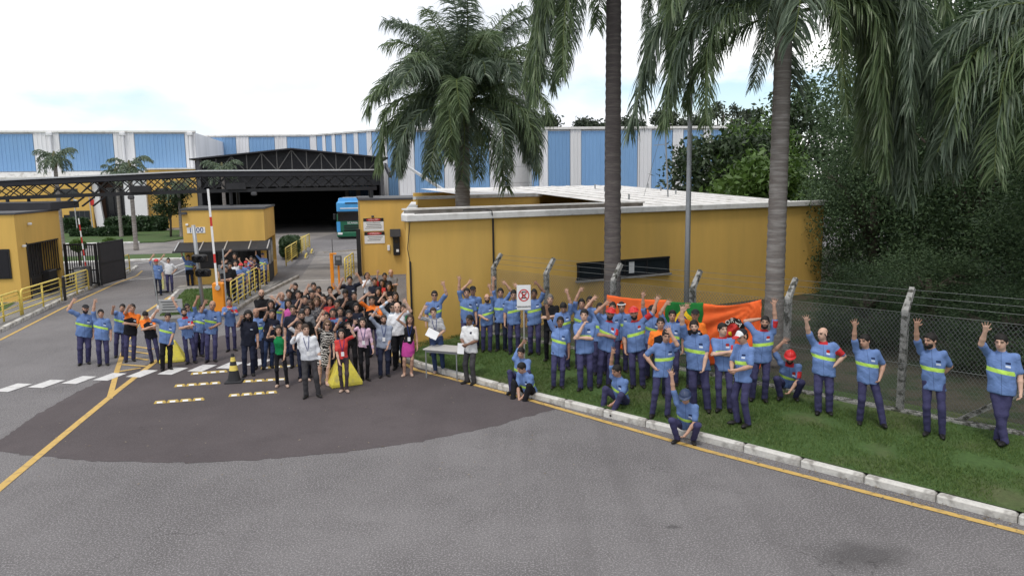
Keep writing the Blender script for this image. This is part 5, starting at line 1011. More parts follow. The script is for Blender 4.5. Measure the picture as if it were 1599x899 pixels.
HAIR['helmet'] = shared('helmet', [ell_p((0, .008, .042), (.105, .126, .105)), (lambda P: 9 + 0 * P[0] * P[1] * P[2], np.array([-.14, -.19, .02]), np.array([.14, .15, .16]), .01)], .011, hel, 'helmet_red')
def capf(F, ax):
    X, Y, Z = ax[0][:, None, None], ax[1][None, :, None], ax[2][None, None, :]; F = np.maximum(F, .036 - Z + 0 * X + 0 * Y); b = ell_p((0, -.115, .046), (.075, .085, .012)); return np.minimum(F, b[0]((X, Y, Z)))
HAIR['cap'] = shared('cap', [ell_p((0, .010, .030), (.090, .110, .092)), (lambda P: 9 + 0 * P[0] * P[1] * P[2], np.array([-.12, -.21, .02]), np.array([.12, .13, .14]), .01)], .011, capf, 'cap_black')
HAIR['beard'] = shared('beard', [ell_p((0, -.040, -.068), (.064, .060, .060)), ell_p((0, -.062, -.088), (.040, .040, .034))], .011, lambda F, ax: np.maximum(F, np.maximum(ax[2][None, None, :] + .036 - 1.2 * np.maximum(np.abs(ax[0][:, None, None]) - .04, 0) + 0 * ax[1][None, :, None], .05 - .0 - np.sqrt((ax[0][:, None, None] / .03) ** 2 + ((ax[2][None, None, :] + .055) / .014) ** 2 + 0 * ax[1][None, :, None]) * .05)))
SHOE = shared('shoe', [ell_p((0, -.085, .035), (.046, .115, .042)), ell_p((0, .03, .045), (.042, .07, .055)), cone_p((0, .03, .05), (0, .03, .10), .045, .042)], .016, lambda F, ax: np.maximum(F, -ax[2][None, None, :] + .002 + 0 * F), 'shoe_black')
gm = MB(); gm.box((.034, -.105, .008), (.052, .008, .032)); gm.box((-.034, -.105, .008), (.052, .008, .032)); gm.box((0, -.106, .014), (.02, .006, .008)); gm.box((.074, -.05, .012), (.005, .11, .008)); gm.box((-.074, -.05, .012), (.005, .11, .008))
_g = gm.build('glasses', MT['lens_dark']); GLASSES = _g.data; bpy.data.objects.remove(_g)
mmk = MB(); mmk.tube([(math.sin(a) * .09, .012 - math.cos(a) * .107, .055) for a in np.linspace(0, 6.283, 21)], .016, 6); _g = mmk.build('headband', MT['white_cloth']); HBAND = _g.data; bpy.data.objects.remove(_g)

def rot(ax, a):
    c, s = math.cos(a), math.sin(a); return np.array({'x': [[1, 0, 0], [0, c, -s], [0, s, c]], 'y': [[c, 0, s], [0, 1, 0], [-s, 0, c]], 'z': [[c, -s, 0], [s, c, 0], [0, 0, 1]]}[ax])
def ik(S, T, l1, l2, hint):
    S, T, hint = map(lambda q: np.array(q, float), (S, T, hint)); d = T - S; D = np.linalg.norm(d); mx = (l1 + l2) * .995
    if D > mx: T = S + d / D * mx; d = T - S; D = mx
    u = d / D; a = (l1 * l1 - l2 * l2 + D * D) / (2 * D); hgt = math.sqrt(max(l1 * l1 - a * a, 0)); hp = hint - u * hint.dot(u); hp /= (np.linalg.norm(hp) + 1e-9); return S + u * a + hp * hgt, T
ARM = {  # wrist target (x is mirrored for the right arm), elbow hint
    'down': ((.245, -.03, .86), (.4, .6, -.2)), 'hip': ((.20, -.05, 1.0), (1, .35, .1)), 'front': ((.05, -.23, 1.03), (.7, .3, -.6)), 'pocket': ((.20, -.08, .93), (.8, .6, 0)), 'behind': ((.07, .17, .98), (1, .5, -.2)),
    'cross': ((-.10, -.19, 1.17), (.8, -.1, -.7)), 'cross2': ((-.11, -.23, 1.21), (.8, -.1, -.6)), 'chin': ((.03, -.21, 1.42), (.5, -.1, -1)), 'clap': ((.03, -.23, 1.38), (.8, 0, -.8)), 'chest': ((.02, -.22, 1.24), (.8, .0, -.7)),
    'wave': ((.27, -.20, 1.48), (.6, .2, -1)), 'thigh': ((.10, -.19, .82), (.8, .4, 0)), 'head': ((.13, .06, 1.66), (1, .1, .2)), 'knee': ((.05, -.34, 1.02), (.8, .2, -.4)), 'up': ((.28, -.10, 1.93), (.8, .3, 0))}
PCOUNT = [0]
def person(head, foot=None, h=1.74, R_='down', L_='down', top='work', bot='t_work', sex='m', hair='short', hcol='hair_black', hat=None, hatm=None, skin=1, turn=0, ht=0, hd=0, pose='stand', beard=False, fat=1.0, sleeve='short', label='', group='workers in blue shirts', z0=None, res=None, glasses=False, extra=(), spread=.10, shoe=None, skirt=None, Yp=None, wide_legs=None, torso_pitch=None):
    PCOUNT[0] += 1; seed = PCOUNT[0]; rr = random.Random(seed * 17 + 3)
    z = 0.0 if z0 is None else z0; hh = {'stand': h, 'sit': .90 * h / 1.75, 'crouch': 1.06 * h / 1.75}[pose]
    if foot is not None:
        for _ in range(3):
            p = g(*foot, z)
            if z0 is None: z = gz(p.x, p.y)
        q = at(*head, p.y); h = min(max(q.z - z, 1.52), 1.93)
    elif Yp is not None:
        q = at(*head, Yp); p = Vector((q.x, Yp, 0)); z = gz(p.x, p.y) if z0 is None else z0; h = min(max(q.z - z, 1.44), 1.95)
    else:
        for _ in range(4):
            p = g(*head, hh + z)
            if z0 is None: z = gz(p.x, p.y)
        q = at(*head, p.y)
    s = h / 1.75; rz = math.atan2(-p.x, p.y) + R(turn); Rw = rot('z', rz); dx_w = np.array([q.x - p.x, 0, 0]); dxl = (Rw.T @ dx_w)[0] / s if pose == 'stand' else 0.0; dxl = max(-.22, min(.22, dxl))
    res = res or (.0092 if p.y < 17.6 else .0130 if p.y < 21 else .0165); fat = fat * rr.uniform(.94, 1.08); f = fat * (1.05 if sex == 'm' else .9); bo_ = rr.uniform(-.025, .025)
    loc3 = np.array([p.x, p.y, z])
    def hand_px(uv, fw=.12):
        w = at(uv[0], uv[1], p.y - fw); return (Rw.T @ (np.array(w) - loc3)) / s
    # frames
    pitch = {'stand': R(2), 'sit': R(-14), 'crouch': R(-22)}[pose] if torso_pitch is None else R(torso_pitch)
    hipz = {'stand': .93, 'sit': .105, 'crouch': .30}[pose]; hip = np.array([dxl * .4, 0.0, hipz]); roll = math.asin(max(-.3, min(.3, dxl * .6 / .8))); M = rot('y', roll) @ rot('x', -pitch)
    Tt = lambda x, y, zz: hip + M @ np.array([x, y, zz - .93]); Rh = M @ rot('z', R(ht)) @ rot('x', R(hd)) @ rot('y', rr.uniform(-.06, .06)); hp = Tt(0, -.005, 1.515); hc = hp + Rh @ np.array([0, -.012, .112]); HS = 1.07
    sw = .178 * (1.0 if sex == 'm' else .86) * (1 + (fat - 1) * .5); arms = []; tilt = 0.0
    for sd, spec in ((-1, R_), (1, L_)):
        raised = not isinstance(spec, str)
        if raised:
            H = hand_px(spec); S0 = Tt(sd * sw, 0, 1.42); lat = math.hypot(H[0] - S0[0], H[2] - S0[2]); H = hand_px(spec, math.sqrt(max(.46 ** 2 - lat ** 2, .12 ** 2)) if lat < .46 else .12); S = Tt(sd * (sw - .012), .0, 1.395 + (.05 if H[2] > 1.5 * hipz / .93 and pose == 'stand' or pose != 'stand' else .0)); d = H - S; d = d / np.linalg.norm(d); Wt = H - d * .07; hint = np.array([sd * .5, .1, -.9]); tilt += sd * .28 * max(0, min(1, (H[2] - S[2]) * 2)); open_ = True
        else:
            w, hn = ARM[spec]; S = Tt(sd * (sw - .004), 0, 1.388); Wt = Tt(w[0] * sd, w[1], w[2]); 
            if spec in ('cross', 'cross2') : Wt = Tt(w[0] * sd, w[1] - .03 * (fat - 1) * 4, w[2])
            hint = M @ np.array([hn[0] * sd, hn[1], hn[2]]); open_ = spec in ('wave', 'up')
            if open_: tilt += sd * .15
        El, Wr = ik(S, Wt, .285, .255, hint); arms.append((sd, S, El, Wr, open_))
    # ---- body (one continuous surface: head, neck, shoulders, arms, hands)
    B = []
    def hq(x, y, zz): return hc + Rh @ np.array([x, y, zz])
    k1 = .018
    hq_ = lambda x, y, zz: hc + Rh @ np.array([x * HS, y * HS, zz * HS])
    B += [ell_p(hq_(0, .008, .020) * s, np.array([.077, .096, .096]) * s * HS, Rh, k1), ell_p(hq_(0, -.030, -.052) * s, np.array([.058, .062, .070]) * s * HS, Rh, .03), cone_p(hq_(0, -.092, .006) * s, hq_(0, -.108, -.022) * s, .010 * s, .014 * s, .012), ell_p(hq_(.077, .008, -.008) * s, np.array([.010, .02, .03]) * s * HS, Rh, .008), ell_p(hq_(-.077, .008, -.008) * s, np.array([.010, .02, .03]) * s * HS, Rh, .008), cone_p(hq_(-.04, -.080, .026) * s, hq_(.04, -.080, .026) * s, .014 * s, .014 * s, .015)]
    nr_ = .056 if sex == 'm' else .046; B += [cone_p(Tt(0, .012, 1.43) * s, hq(0, .012, -.045) * s, (nr_ + .006) * s, nr_ * s, .03), cone_p(Tt(-sw * .5, 0, 1.37) * s, Tt(sw * .5, 0, 1.37) * s, .035 * s, .035 * s, .04)]
    ar = (.046 if sex == 'm' else .038) * (.5 + .5 * fat)
    for sd, S, El, Wr, open_ in arms:
        B += [cone_p(Tt(sd * sw * .4, 0, 1.37) * s, S * s, .032 * s, ar * .85 * s, .02), cone_p(S * s, El * s, ar * .92 * s, ar * .88 * s, .02), cone_p(El * s, (El + (Wr - El) * .4) * s, ar * .88 * s, ar * .86 * s, .015), cone_p((El + (Wr - El) * .4) * s, Wr * s, ar * .86 * s, ar * .62 * s, .02)]
        d = Wr - El; d /= np.linalg.norm(d); fr = M @ np.array([0, -1, 0]); nrm = fr - d * fr.dot(d); ln = np.linalg.norm(nrm)
        if ln < .2: nrm = M @ np.array([-sd, 0, 0]); nrm = nrm - d * nrm.dot(d); ln = np.linalg.norm(nrm)
        nrm /= ln; side = np.cross(d, nrm)          # palm faces nrm; the thumb lies towards the body's middle when the hand is up
        if not open_: side, nrm = np.cross(d, M @ np.array([-sd, 0, 0])), M @ np.array([-sd, 0, 0]); nrm = nrm - d * nrm.dot(d); nrm /= (np.linalg.norm(nrm) + 1e-9); side = np.cross(d, nrm)
        if side.dot(M @ (np.array([-sd, 0, 0]) if open_ else np.array([0, -1, 0]))) < 0: side = -side
        if open_:   # turn some hands a little
            a = rr.uniform(-.35, .35); c_, s_ = math.cos(a), math.sin(a); d = d * c_ + side * s_ * .6; d /= np.linalg.norm(d); side = side - d * side.dot(d); side /= np.linalg.norm(side)
        kk = .006; pw = .026
        B += [cone_p((Wr + side * .012) * s, (Wr + d * .088 + side * pw) * s, .022 * s, .017 * s, .012), cone_p((Wr - side * .012) * s, (Wr + d * .080 - side * pw) * s, .022 * s, .016 * s, .012), cone_p(Wr * s, (Wr + d * .088) * s, .022 * s, .018 * s, .012)]
        for i, (o, l, sp_) in enumerate(((.036, .074, .30), (.013, .085, .10), (-.011, .080, -.10), (-.034, .064, -.36))):
            b0 = Wr + d * (.090 - .006 * abs(i - 1)) + side * o
            if open_: e1 = b0 + (d + side * sp_) * l * .5; e2 = e1 + (d + side * sp_ + nrm * .25) * l * .5
            else: e1 = b0 + (d * .8 + nrm * .5) * l * .5; e2 = e1 + (d * .25 + nrm * .95) * l * .5
            fr_ = max(.0092, res * .62); B += [cone_p(b0 * s, e1 * s, fr_ * s, fr_ * .97 * s, kk), cone_p(e1 * s, e2 * s, fr_ * .97 * s, fr_ * .85 * s, kk)]
        t0 = Wr + d * .028 + side * .024; t1 = t0 + (d * .55 + side * (.8 if open_ else .25) + nrm * .3) * .045; t2 = t1 + (d * .85 + side * (.4 if open_ else 0) + nrm * .25) * .034; B += [cone_p(t0 * s, t1 * s, .015 * s, .012 * s, .01), cone_p(t1 * s, t2 * s, .012 * s, .009 * s, kk)]
    # ---- legs
    legs = []
    if pose == 'stand': ft = [(-spread, -.02 + .06 * rr.uniform(-1, 1), .085), (spread, -.02 + .06 * rr.uniform(-1, 1), .085)] if wide_legs is None else [(*w, .085) for w in wide_legs]
    elif pose == 'sit': ft = [(-.16, -.44, .085 - .14), (.14, -.38, .085 - .14)] if wide_legs is None else [(*w, .085 - .14) for w in wide_legs]
    else: ft = [(-.16, -.20, .085), (.15, -.15, .085)]
    for sd, a in zip((-1, 1), ft):
        Hj = hip + np.array([sd * .09, 0, -.02]); Kn, An = ik(Hj, np.array(a), .425, .42, np.array([sd * (.12 if pose == 'stand' else .45), -1, .15 if pose == 'stand' else .8])); legs.append((sd, Hj, Kn, An))
    lr = f * (.94 if sex == 'm' else .90)
    if skirt:
        for sd, Hj, Kn, An in legs: B += [cone_p(Hj * s, Kn * s, .07 * s, .05 * s), cone_p(Kn * s, (Kn + (An - Kn) * .4) * s, .05 * s, .05 * s), cone_p((Kn + (An - Kn) * .4) * s, An * s, .05 * s, .034 * s), cone_p(An * s, (An + np.array([0, -.1, -.05])) * s, .034 * s, .026 * s), cone_p(Tt(0, 0, 1.4) * s, Hj * s, .06 * s, .07 * s)]
    V, Fq = net(B, res); me = mesh_np('body', V, Fq, MT['skin'], True); sk = np.array(SKIN[skin]) * rr.uniform(.9, 1.1); col = np.ones((len(V), 4)); col[:, :3] = sk; Q = ((V / s - hc) @ Rh) / HS; x, y, zz = np.abs(Q[:, 0]), Q[:, 1], Q[:, 2]; inh = (np.linalg.norm(Q, axis=1) < .16)
    hr = np.array({'hair_black': (.02, .016, .014), 'hair_brown': (.05, .03, .02), 'hair_grey': (.14, .13, .12), 'hair_light': (.12, .07, .04)}[hcol])
    def paint(mask, c, a=1.0): col[mask & inh, :3] = col[mask & inh, :3] * (1 - a) + np.array(c) * a
    paint((zz < -.03) & (zz > -.10) & (y < -.02), hr, (.55 if beard else .12) if sex == 'm' else 0); paint((np.abs(x - .032) < .018) & (np.abs(zz - .008) < .010) & (y < -.05), (.04, .03, .025), .6); paint((x > .014) & (x < .054) & (np.abs(zz - .030) < .008) & (y < -.05), hr, .75); paint((x < .024) & (np.abs(zz + .055) < .008) & (y < -.07), sk * np.array([.8, .5, .5]) if sex == 'm' else (.35, .09, .08), .7)
    if hair == 'bald': paint((zz > .0) & (y > .02) & (zz < .07), hr, .35)
    ca = me.attributes.new('Col', 'FLOAT_COLOR', 'POINT'); ca.data.foreach_set('color', col.astype(np.float32).ravel())
    root = thing('person', (p.x, p.y, z), rz, label, 'person', group); bo = link(bpy.data.objects.new('body', me), root)
    cr = max(res * 1.6, .0215)
    # ---- upper garment
    hem = .80 if top.startswith(('work', 'black', 'navy', 'polo', 'white_tee', 'stripe', 'print', 'grey', 'red')) and sex == 'm' else (.93 if sex == 'f' else .90)
    if top == 'zebra': hem = .52
    if pose != 'stand': hem = .90
    by = 1 + (fat - 1) * 1.5
    if sex == 'm': st = [(hem, .178 * f, .128 * by, 0), (.93, .172 * f, .122 * by, -.005 * by), (1.08, .170 * f, .120 * by, -.012 * by), (1.24, .186 * f, .124 * (.6 + .4 * by), -.008), (1.35, .180 * f, .108, 0), (1.415, .128, .085, .005), (1.455, .074, .070, .008), (1.475, .068, .066, .008)]
    else: st = [(hem, .172 * f, .122, 0), (.96, .160 * f, .115, 0), (1.08, .138 * f, .100, -.004), (1.24, .160 * f, .125, -.018), (1.34, .165 * f, .108, -.008), (1.42, .118, .076, .003), (1.46, .06, .058, .008)]
    if top == 'zebra': st = [(hem, .21 * f, .15, 0), (.75, .20 * f, .145, 0)] + st[1:]
    if top in ('green', 'black') and sex == 'f' and sleeve == 'none': st = st[:-2] + [(1.40, .10, .07, .0), (1.45, .058, .056, .008)]
    U = [loft_p([(a - .93, b, c, d) for a, b, c, d in st], M, hip * s, s, .03, tilt * (.6 if pose == 'stand' else .3))]
    for sd, S, El, Wr, open_ in arms:
        if sleeve == 'none': continue
        fk = .80; e = S + (El - S) * fk; r0 = (.060 if sex == 'm' else .050) * (.5 + .5 * fat); U.append(cone_p(Tt(sd * sw * .55, 0, 1.385) * s, S * s, .056 * s, r0 * s, .03))
        if sleeve == 'short': U.append(cone_p(S * s, e * s, r0 * s, r0 * 1.03 * s, .03))
        else: U += [cone_p(S * s, El * s, r0 * .95 * s, r0 * .82 * s, .03), cone_p(El * s, (El + (Wr - El) * .88) * s, r0 * .8 * s, r0 * .62 * s, .02)]
    if sex == 'm' or sleeve == 'long': U.append(cone_p(Tt(0, .008, 1.44) * s, Tt(0, .004, 1.468) * s, (nr_ + .016) * s, (nr_ + .008) * s, .012))
    ph = rr.uniform(0, 6)
    def fold(F, ax):
        X, Y, Z = ax[0][:, None, None] / s, ax[1][None, :, None] / s, ax[2][None, None, :] / s; return F + .0075 * s * np.sin(24 * Z + 18 * X * np.sin(ph) + ph + 9 * Y) * np.sin(19 * X - 11 * Z * np.cos(ph) + 9 * Y + ph * 2)
    V, Fq = net(U, cr, fold); me = mesh_np('shirt', V, Fq, MT[top], True); Q = (V / s - hip) @ M + np.array([0, 0, .93]); slv = np.zeros(len(V))
    for sd, S, El, Wr, open_ in arms:
        dv = El - S; t_ = ((V / s - S) @ dv) / (dv @ dv); dist = np.linalg.norm(V / s - S - np.clip(t_, 0, 1.9)[:, None] * dv, axis=1); wv = Wr - El; t2 = ((V / s - El) @ wv) / (wv @ wv); d2 = np.linalg.norm(V / s - El - np.clip(t2, 0, 1)[:, None] * wv, axis=1)
        on = ((dist < .10) & (t_ > .12) & (sd * Q[:, 0] > sw - .03)) | ((t_ > .3) & (dist < .085) & (np.abs(Q[:, 0]) > sw * .9)) | ((d2 < .075) & (t2 > 0) & (sleeve == 'long')); slv = np.where(on, np.clip(t_, .05, 1), slv)
    Q[:, 2] += bo_; Q[:, 2] -= np.where(slv > 0, 0, (tilt + bo_ * 3) * .9 * Q[:, 0] * np.clip((1.5 - Q[:, 2]) * 4, 0, 1)); me.attributes.new('loc', 'FLOAT_VECTOR', 'POINT').data.foreach_set('vector', Q.astype(np.float32).ravel()); me.attributes.new('slv', 'FLOAT', 'POINT').data.foreach_set('value', slv.astype(np.float32)); link(bpy.data.objects.new('dress' if top == 'zebra' else 'shirt', me), root)
    # ---- lower garment
    def lower(name, prims, mtn, post=None):
        V, Fq = net(prims, cr * 1.05, post); me = mesh_np(name, V, Fq, MT[mtn], True); me.attributes.new('loc', 'FLOAT_VECTOR', 'POINT').data.foreach_set('vector', (V / s).astype(np.float32).ravel()); me.attributes.new('slv', 'FLOAT', 'POINT').data.foreach_set('value', np.zeros(len(V), np.float32)); link(bpy.data.objects.new(name, me), root)
    if skirt and skirt != 'none': lower('skirt', [loft_p([(.56 - .93, .175, .135, 0), (.75 - .93, .185, .14, 0), (.93 - .93, .165, .118, 0), (1.03 - .93, .142, .105, 0)], M, hip * s, s, .02)], skirt)
    elif not skirt:
        Lg = [ell_p((hip + M @ np.array([0, .005, .02])) * s, np.array([.158 * f, .112 * (.4 + .6 * by), .13]) * s, M, .03)]
        for sd, Hj, Kn, An in legs: Lg += [cone_p(Hj * s, Kn * s, .088 * lr * s, .064 * lr * s, .035), cone_p(Kn * s, (An + (An - Kn) * .12) * s, .066 * lr * s, .058 * lr * s, .03)]
        def cut(F, ax):
            X, Z = ax[0][:, None, None] / s, ax[2][None, None, :] / s; F = F + .005 * s * np.sin(31 * Z + 22 * X + ph) * np.sin(13 * Z - 30 * X + 2 * ph); zb = .035 if pose != 'sit' else -.2; return np.maximum(F, zb * s - Z * s + 0 * F)
        lower('trousers', Lg, bot, cut)
    for sd, Hj, Kn, An in legs:
        o = link(bpy.data.objects.new('shoe', SHOE), root); o.location = tuple(An * s - np.array([0, 0, .085 * s])); o.scale = (s, s, s); o.rotation_euler = (0, 0, sd * rr.uniform(.1, .4)); o.material_slots[0].link = 'OBJECT'; o.material_slots[0].material = MT[shoe or 'shoe_black']
    def onhead(name, data, mtn=None):
        o = link(bpy.data.objects.new(name, data), root); T = Matrix.Identity(4)
        for i in range(3):
            for j in range(3): T[i][j] = float(Rh[i, j]) * s * HS
            T[i][3] = float(hc[i]) * s
        o.matrix_local = T
        if mtn: o.material_slots[0].link = 'OBJECT'; o.material_slots[0].material = MT[mtn]
    if hair == 'bald': onhead('hair', HAIR['thin'], hcol)
    elif hat not in ('helmet', 'cap') or hair in ('long', 'bob', 'curly'): onhead('hair', HAIR[hair], hcol)
    elif hat == 'cap': onhead('hair', HAIR['thin'], hcol)
    if hat == 'helmet': onhead('helmet', HAIR['helmet'], hatm or 'helmet_red')
    if hat == 'cap': onhead('cap', HAIR['cap'], hatm or 'cap_black')
    if hat == 'band': onhead('headband', HBAND)
    if beard: onhead('beard', HAIR['beard'], hcol)
    if glasses: onhead('glasses', GLASSES)
    if 'lanyard' in extra:
        P_ = lambda *q: tuple(Tt(*q) * s); m = MB(); m.tube([P_(-.06, -.06, 1.45), P_(-.05, -.125, 1.36), P_(-.02, -.152, 1.22), P_(0, -.155, 1.12), P_(.02, -.152, 1.22), P_(.05, -.125, 1.36), P_(.06, -.06, 1.45)], .007, 5, False); m.build('lanyard', MT['flag_blue'], root); m = MB(); m.box(P_(0, -.165, 1.08), (.07, .008, .10)); m.build('badge', MT['paper'], root)
    if 'tied' in extra: m = MB(); m.add([tuple(Tt(*q) * s) for q in ((-.17, -.135, .98), (.17, -.135, .98), (.2, -.16, .74), (-.2, -.16, .74), (-.17, -.15, .98), (.17, -.15, .98), (.2, -.175, .74), (-.2, -.175, .74))], [(0, 1, 2, 3), (7, 6, 5, 4), (0, 4, 5, 1), (1, 5, 6, 2), (2, 6, 7, 3), (3, 7, 4, 0)]); m.build('tied_jacket', MT['t_black'], root)
    return root, Rw, s, loc3, arms
# ================================================================ the crowd (head and feet sighted in the photograph give the standing place and height)
OF = 'office staff and visitors'; SO = 'crowd in the gate lane'; BG = 'people under the awning'
P = person
# ---- left group by the crossing
P((133.5, 475.8), (132, 568), R_=(111.7, 468), L_='down', hat='cap', beard=True, fat=1.1, skin=1, label='leftmost worker in blue shirt and cap, one arm raised high', ht=4)
P((157, 483), (162, 570), R_=(147.5, 467.5), L_='down', fat=1.06, label='second worker from the left in blue shirt, arm up')
P((193, 474.6), (187, 557), R_=(176, 480), L_='down', label='worker in blue shirt waving with bent elbow behind two orange polos', ht=-8)
P((207.5, 474.6), (203, 564), R_=(201, 478), L_='cross', top='polo_orange', label='person in orange and black polo with hand at forehead', fat=1.04)
P((226, 484), (243, 566), R_='cross2', L_='cross', top='polo_orange', hd=38, ht=-10, label='person in orange and black polo looking down with folded arms')
P((262, 488), (260, 577), R_=(241.7, 484), L_='thigh', bot='t_black', hd=10, label='worker in blue shirt and black trousers waving before left yellow block', fat=1.05)
P((282, 473), (309, 556), R_=(267, 464), L_='hip', bot='t_black', glasses=True, label='worker in blue with sunglasses waving behind the left yellow block')
P((286.4, 480.5), (299, 567), R_='cross2', L_='cross', top='work_red', beard=True, label='worker in red collared blue shirt with folded arms at left block', skin=1)
P((315.6, 475), (311, 556), R_=(307.7, 464), L_='down', label='half hidden waving worker in blue left of the orange barrier', skin=2)
P((331.8, 469.9), (330, 564), R_=(319, 472), L_='front', hair='bald', hcol='hair_grey', label='worker in blue with bent raised hand in front of orange barrier', skin=2)
P((357.6, 464.5), (362, 547), R_='clap', L_='clap', top='work_redtop', sleeve='long', label='worker in long blue sleeves holding hands together at the chin')
P((387, 485), (389, 586), R_=(376, 497), L_='down', top='navy', bot='t_navy', hair='curly', beard=True, label='person in navy polo and navy trousers beside the traffic cone', group=OF)
P((399.4, 481.4), (406, 575), R_='behind', L_='down', hair='bald', hcol='hair_grey', bot='t_navy', label='worker in blue shirt half behind navy polo near the cone', skin=2)
# ---- far left by the road
P((243.7, 405), (248, 461), R_=(238, 398), L_='down', top='work_plain', hat='helmet', bot='t_navy', label='far worker in red helmet waving at the left lane')
P((262.4, 402.8), (266, 456), R_=(254, 398), L_='hip', top='white', label='far person in white shirt waving beside red helmeted worker', group=OF)
P((293.5, 397.8), (298, 450), R_=(282, 390), L_='hip', extra=('tied',), bot='t_navy', label='far worker in blue with black jacket tied round the waist')
# ---- under the awning
zi = .13
P((347.8, 404), Yp=33, R_='down', top='grey', label='person in grey half hidden behind the raised boom', group=BG, z0=zi)
P((352, 415.6), Yp=29.3, R_='cross2', L_='cross', top='black', bot='t_black', label='person in black with folded arms at near end of railing', group=BG, z0=zi)
P((358.5, 410), Yp=30.5, R_=(351, 408), top='black', bot='t_black', label='person in black under the awning, second from the boom', group=BG, z0=zi)
P((365.6, 395), Yp=33.5, R_=(357, 391), top='black', bot='t_black', label='rear person in black waving against the dark booth window', group=BG, z0=zi)
P((367, 406.7), Yp=31.6, L_=(374, 405), top='white', label='person in white shirt waving under the awning', group=BG, z0=zi)
P((375.7, 411.5), Yp=31.4, hat='helmet', R_='chest', L_='down', label='red helmeted worker leaning on the yellow railing', group=BG, z0=zi)
P((383.5, 407.5), Yp=32.4, hat='cap', hatm='cap_red', L_=(386, 404), top='work_red', label='worker in red cap under the awning', group=BG, z0=zi)
P((392, 399.6), Yp=34, R_='clap', L_='clap', top='work_plain', label='clapping worker in blue under the awning', group=BG, z0=zi)
P((397, 403), Yp=33.9, R_='clap', L_='chest', top='navy', bot='t_navy', skin=2, label='person in navy under the awning beside the far railing post', group=BG, z0=zi)
P((410, 395), Yp=35.9, R_=(398.5, 389), L_='down', hat='cap', hatm='helmet_navy', label='worker in dark cap waving at the far end of the railing', group=BG, z0=zi)
# ---- crowd in the lane, from the back to the front
P((545.6, 431), h=1.86, R_=(533, 437), L_=(560, 428), top='navy', bot='t_navy', label='tallest person in navy with both arms raised at lane centre', group=SO, fat=1.05)
P((460.7, 441.8), h=1.76, R_=(454, 448), top='black', bot='t_black', beard=True, label='person in black waving at the back left of lane crowd', group=SO)
P((489.6, 441), h=1.76, R_=(480, 447), top='navy', bot='t_navy', label='person in navy with open raised palm at back of lane crowd', group=SO)
P((497, 447), h=1.74, R_='cross2', L_='cross', top='black', bot='t_black', beard=True, skin=2, label='person in black with folded arms at the back of lane crowd', group=SO)
P((515, 447), h=1.72, L_=(524, 445), top='black', bot='t_black', label='person in black waving just left of the orange reader post', group=SO)
P((450.6, 452), h=1.72, top='black', bot='t_black', label='person in black half hidden behind the hand on chin pose', group=SO)
P((465.4, 453), h=1.76, R_='chin', L_='cross', top='navy', bot='t_navy', label='person in navy resting chin on hand in lane crowd', group=SO)
P((487, 452.7), h=1.74, R_=(477, 456), top='black', bot='t_black', label='person in black waving above the grey print blouse with glasses', group=SO, skin=1)
P((538.6, 450.5), h=1.76, R_='chest', L_='chest', top='black', bot='t_black', hd=25, label='person in black looking down at hands before the tallest person', group=SO)
P((407.8, 452), h=1.76, R_='cross2', L_='cross', top='black', bot='t_black', hair='bald', beard=True, label='person in black with folded arms beside the long yellow railing', group=SO)
P((439.7, 456), h=1.74, R_=(434, 461), L_='chest', hair='bald', label='worker in blue at the back left of the lane crowd', group=SO)
P((422.6, 468), h=1.64, L_=(427, 463), top='black', bot='t_black', sex='f', hair='long', label='person in black waving left of the pink sleeveless top', group=SO)
P((449.8, 466.7), h=1.64, L_='front', top='magenta', bot='t_jeans', sex='f', hair='long', sleeve='none', skin=1, label='person in pink sleeveless top and jeans', group=SO)
P((484, 469), h=1.64, R_=(469, 471), top='print', bot='t_black', sex='f', hair='curly', hcol='hair_brown', glasses=True, label='person with glasses in grey print blouse, waving', group=SO)
P((494, 464.4), h=1.66, L_=(497.5, 458), R_='front', top='print', bot='t_black', sex='f', hair='bob', hcol='hair_light', sleeve='none', label='person in patterned sleeveless top with arm straight up', group=SO)
P((514.5, 463.6), h=1.66, L_=(519, 460), top='red', bot='t_jeans', sex='f', hair='bob', label='person in red top with raised arm at back of crowd', group=SO)
P((530.5, 479), Yp=20.2, R_='down', L_='down', top='navy_red', bot='t_navy', hair='short', label='person in navy with red sleeves behind the pink blouse', group=SO)
P((519, 481), Yp=19.7, R_='down', top='work_red', label='worker in blue with red armband behind the zebra dress', group=SO)
P((509, 487), Yp=19.5, R_=(502, 487), top='navy', bot='t_navy', label='person in navy waving directly behind the zebra dress', group=SO)
P((471, 484.6), h=1.74, top='black', bot='t_black', beard=True, label='person in black half hidden behind the white long sleeved shirt', group=SO)
P((431, 483), (419, 574), R_=(417, 489), L_='down', top='navy', bot='t_jeans', label='person in navy polo and jeans waving behind green halter top', group=OF)
P((467.8, 502.5), (476, 594), R_=(461.5, 497), L_='down', top='white', bot='t_navy', sex='f', hair='bob', hcol='hair_brown', shoe='shoe_beige', label='person in white top waving close behind the grey trousers', group=OF)
P((434, 508.8), (441, 603), R_=(421, 513), L_='thigh', top='green', bot='t_black', sex='f', hair='bob', sleeve='none', shoe='shoe_beige', label='person in green halter top and black trousers, waving', group=OF, skin=1, spread=.13)
P((475.5, 505.7), (488, 620), R_=(461.5, 519), L_='down', top='white', bot='t_grey', sleeve='long', hcol='hair_brown', skin=0, extra=('lanyard',), label='front person in white long sleeved shirt and grey trousers', group=OF, ht=18, spread=.14)
P((512, 499.4), (505, 601), R_=(501, 496), L_='down', top='zebra', sex='f', hair='bob', hcol='hair_light', glasses=True, skirt='none', shoe='shoe_beige', label='person with glasses in black and white zebra dress', group=OF, skin=0)
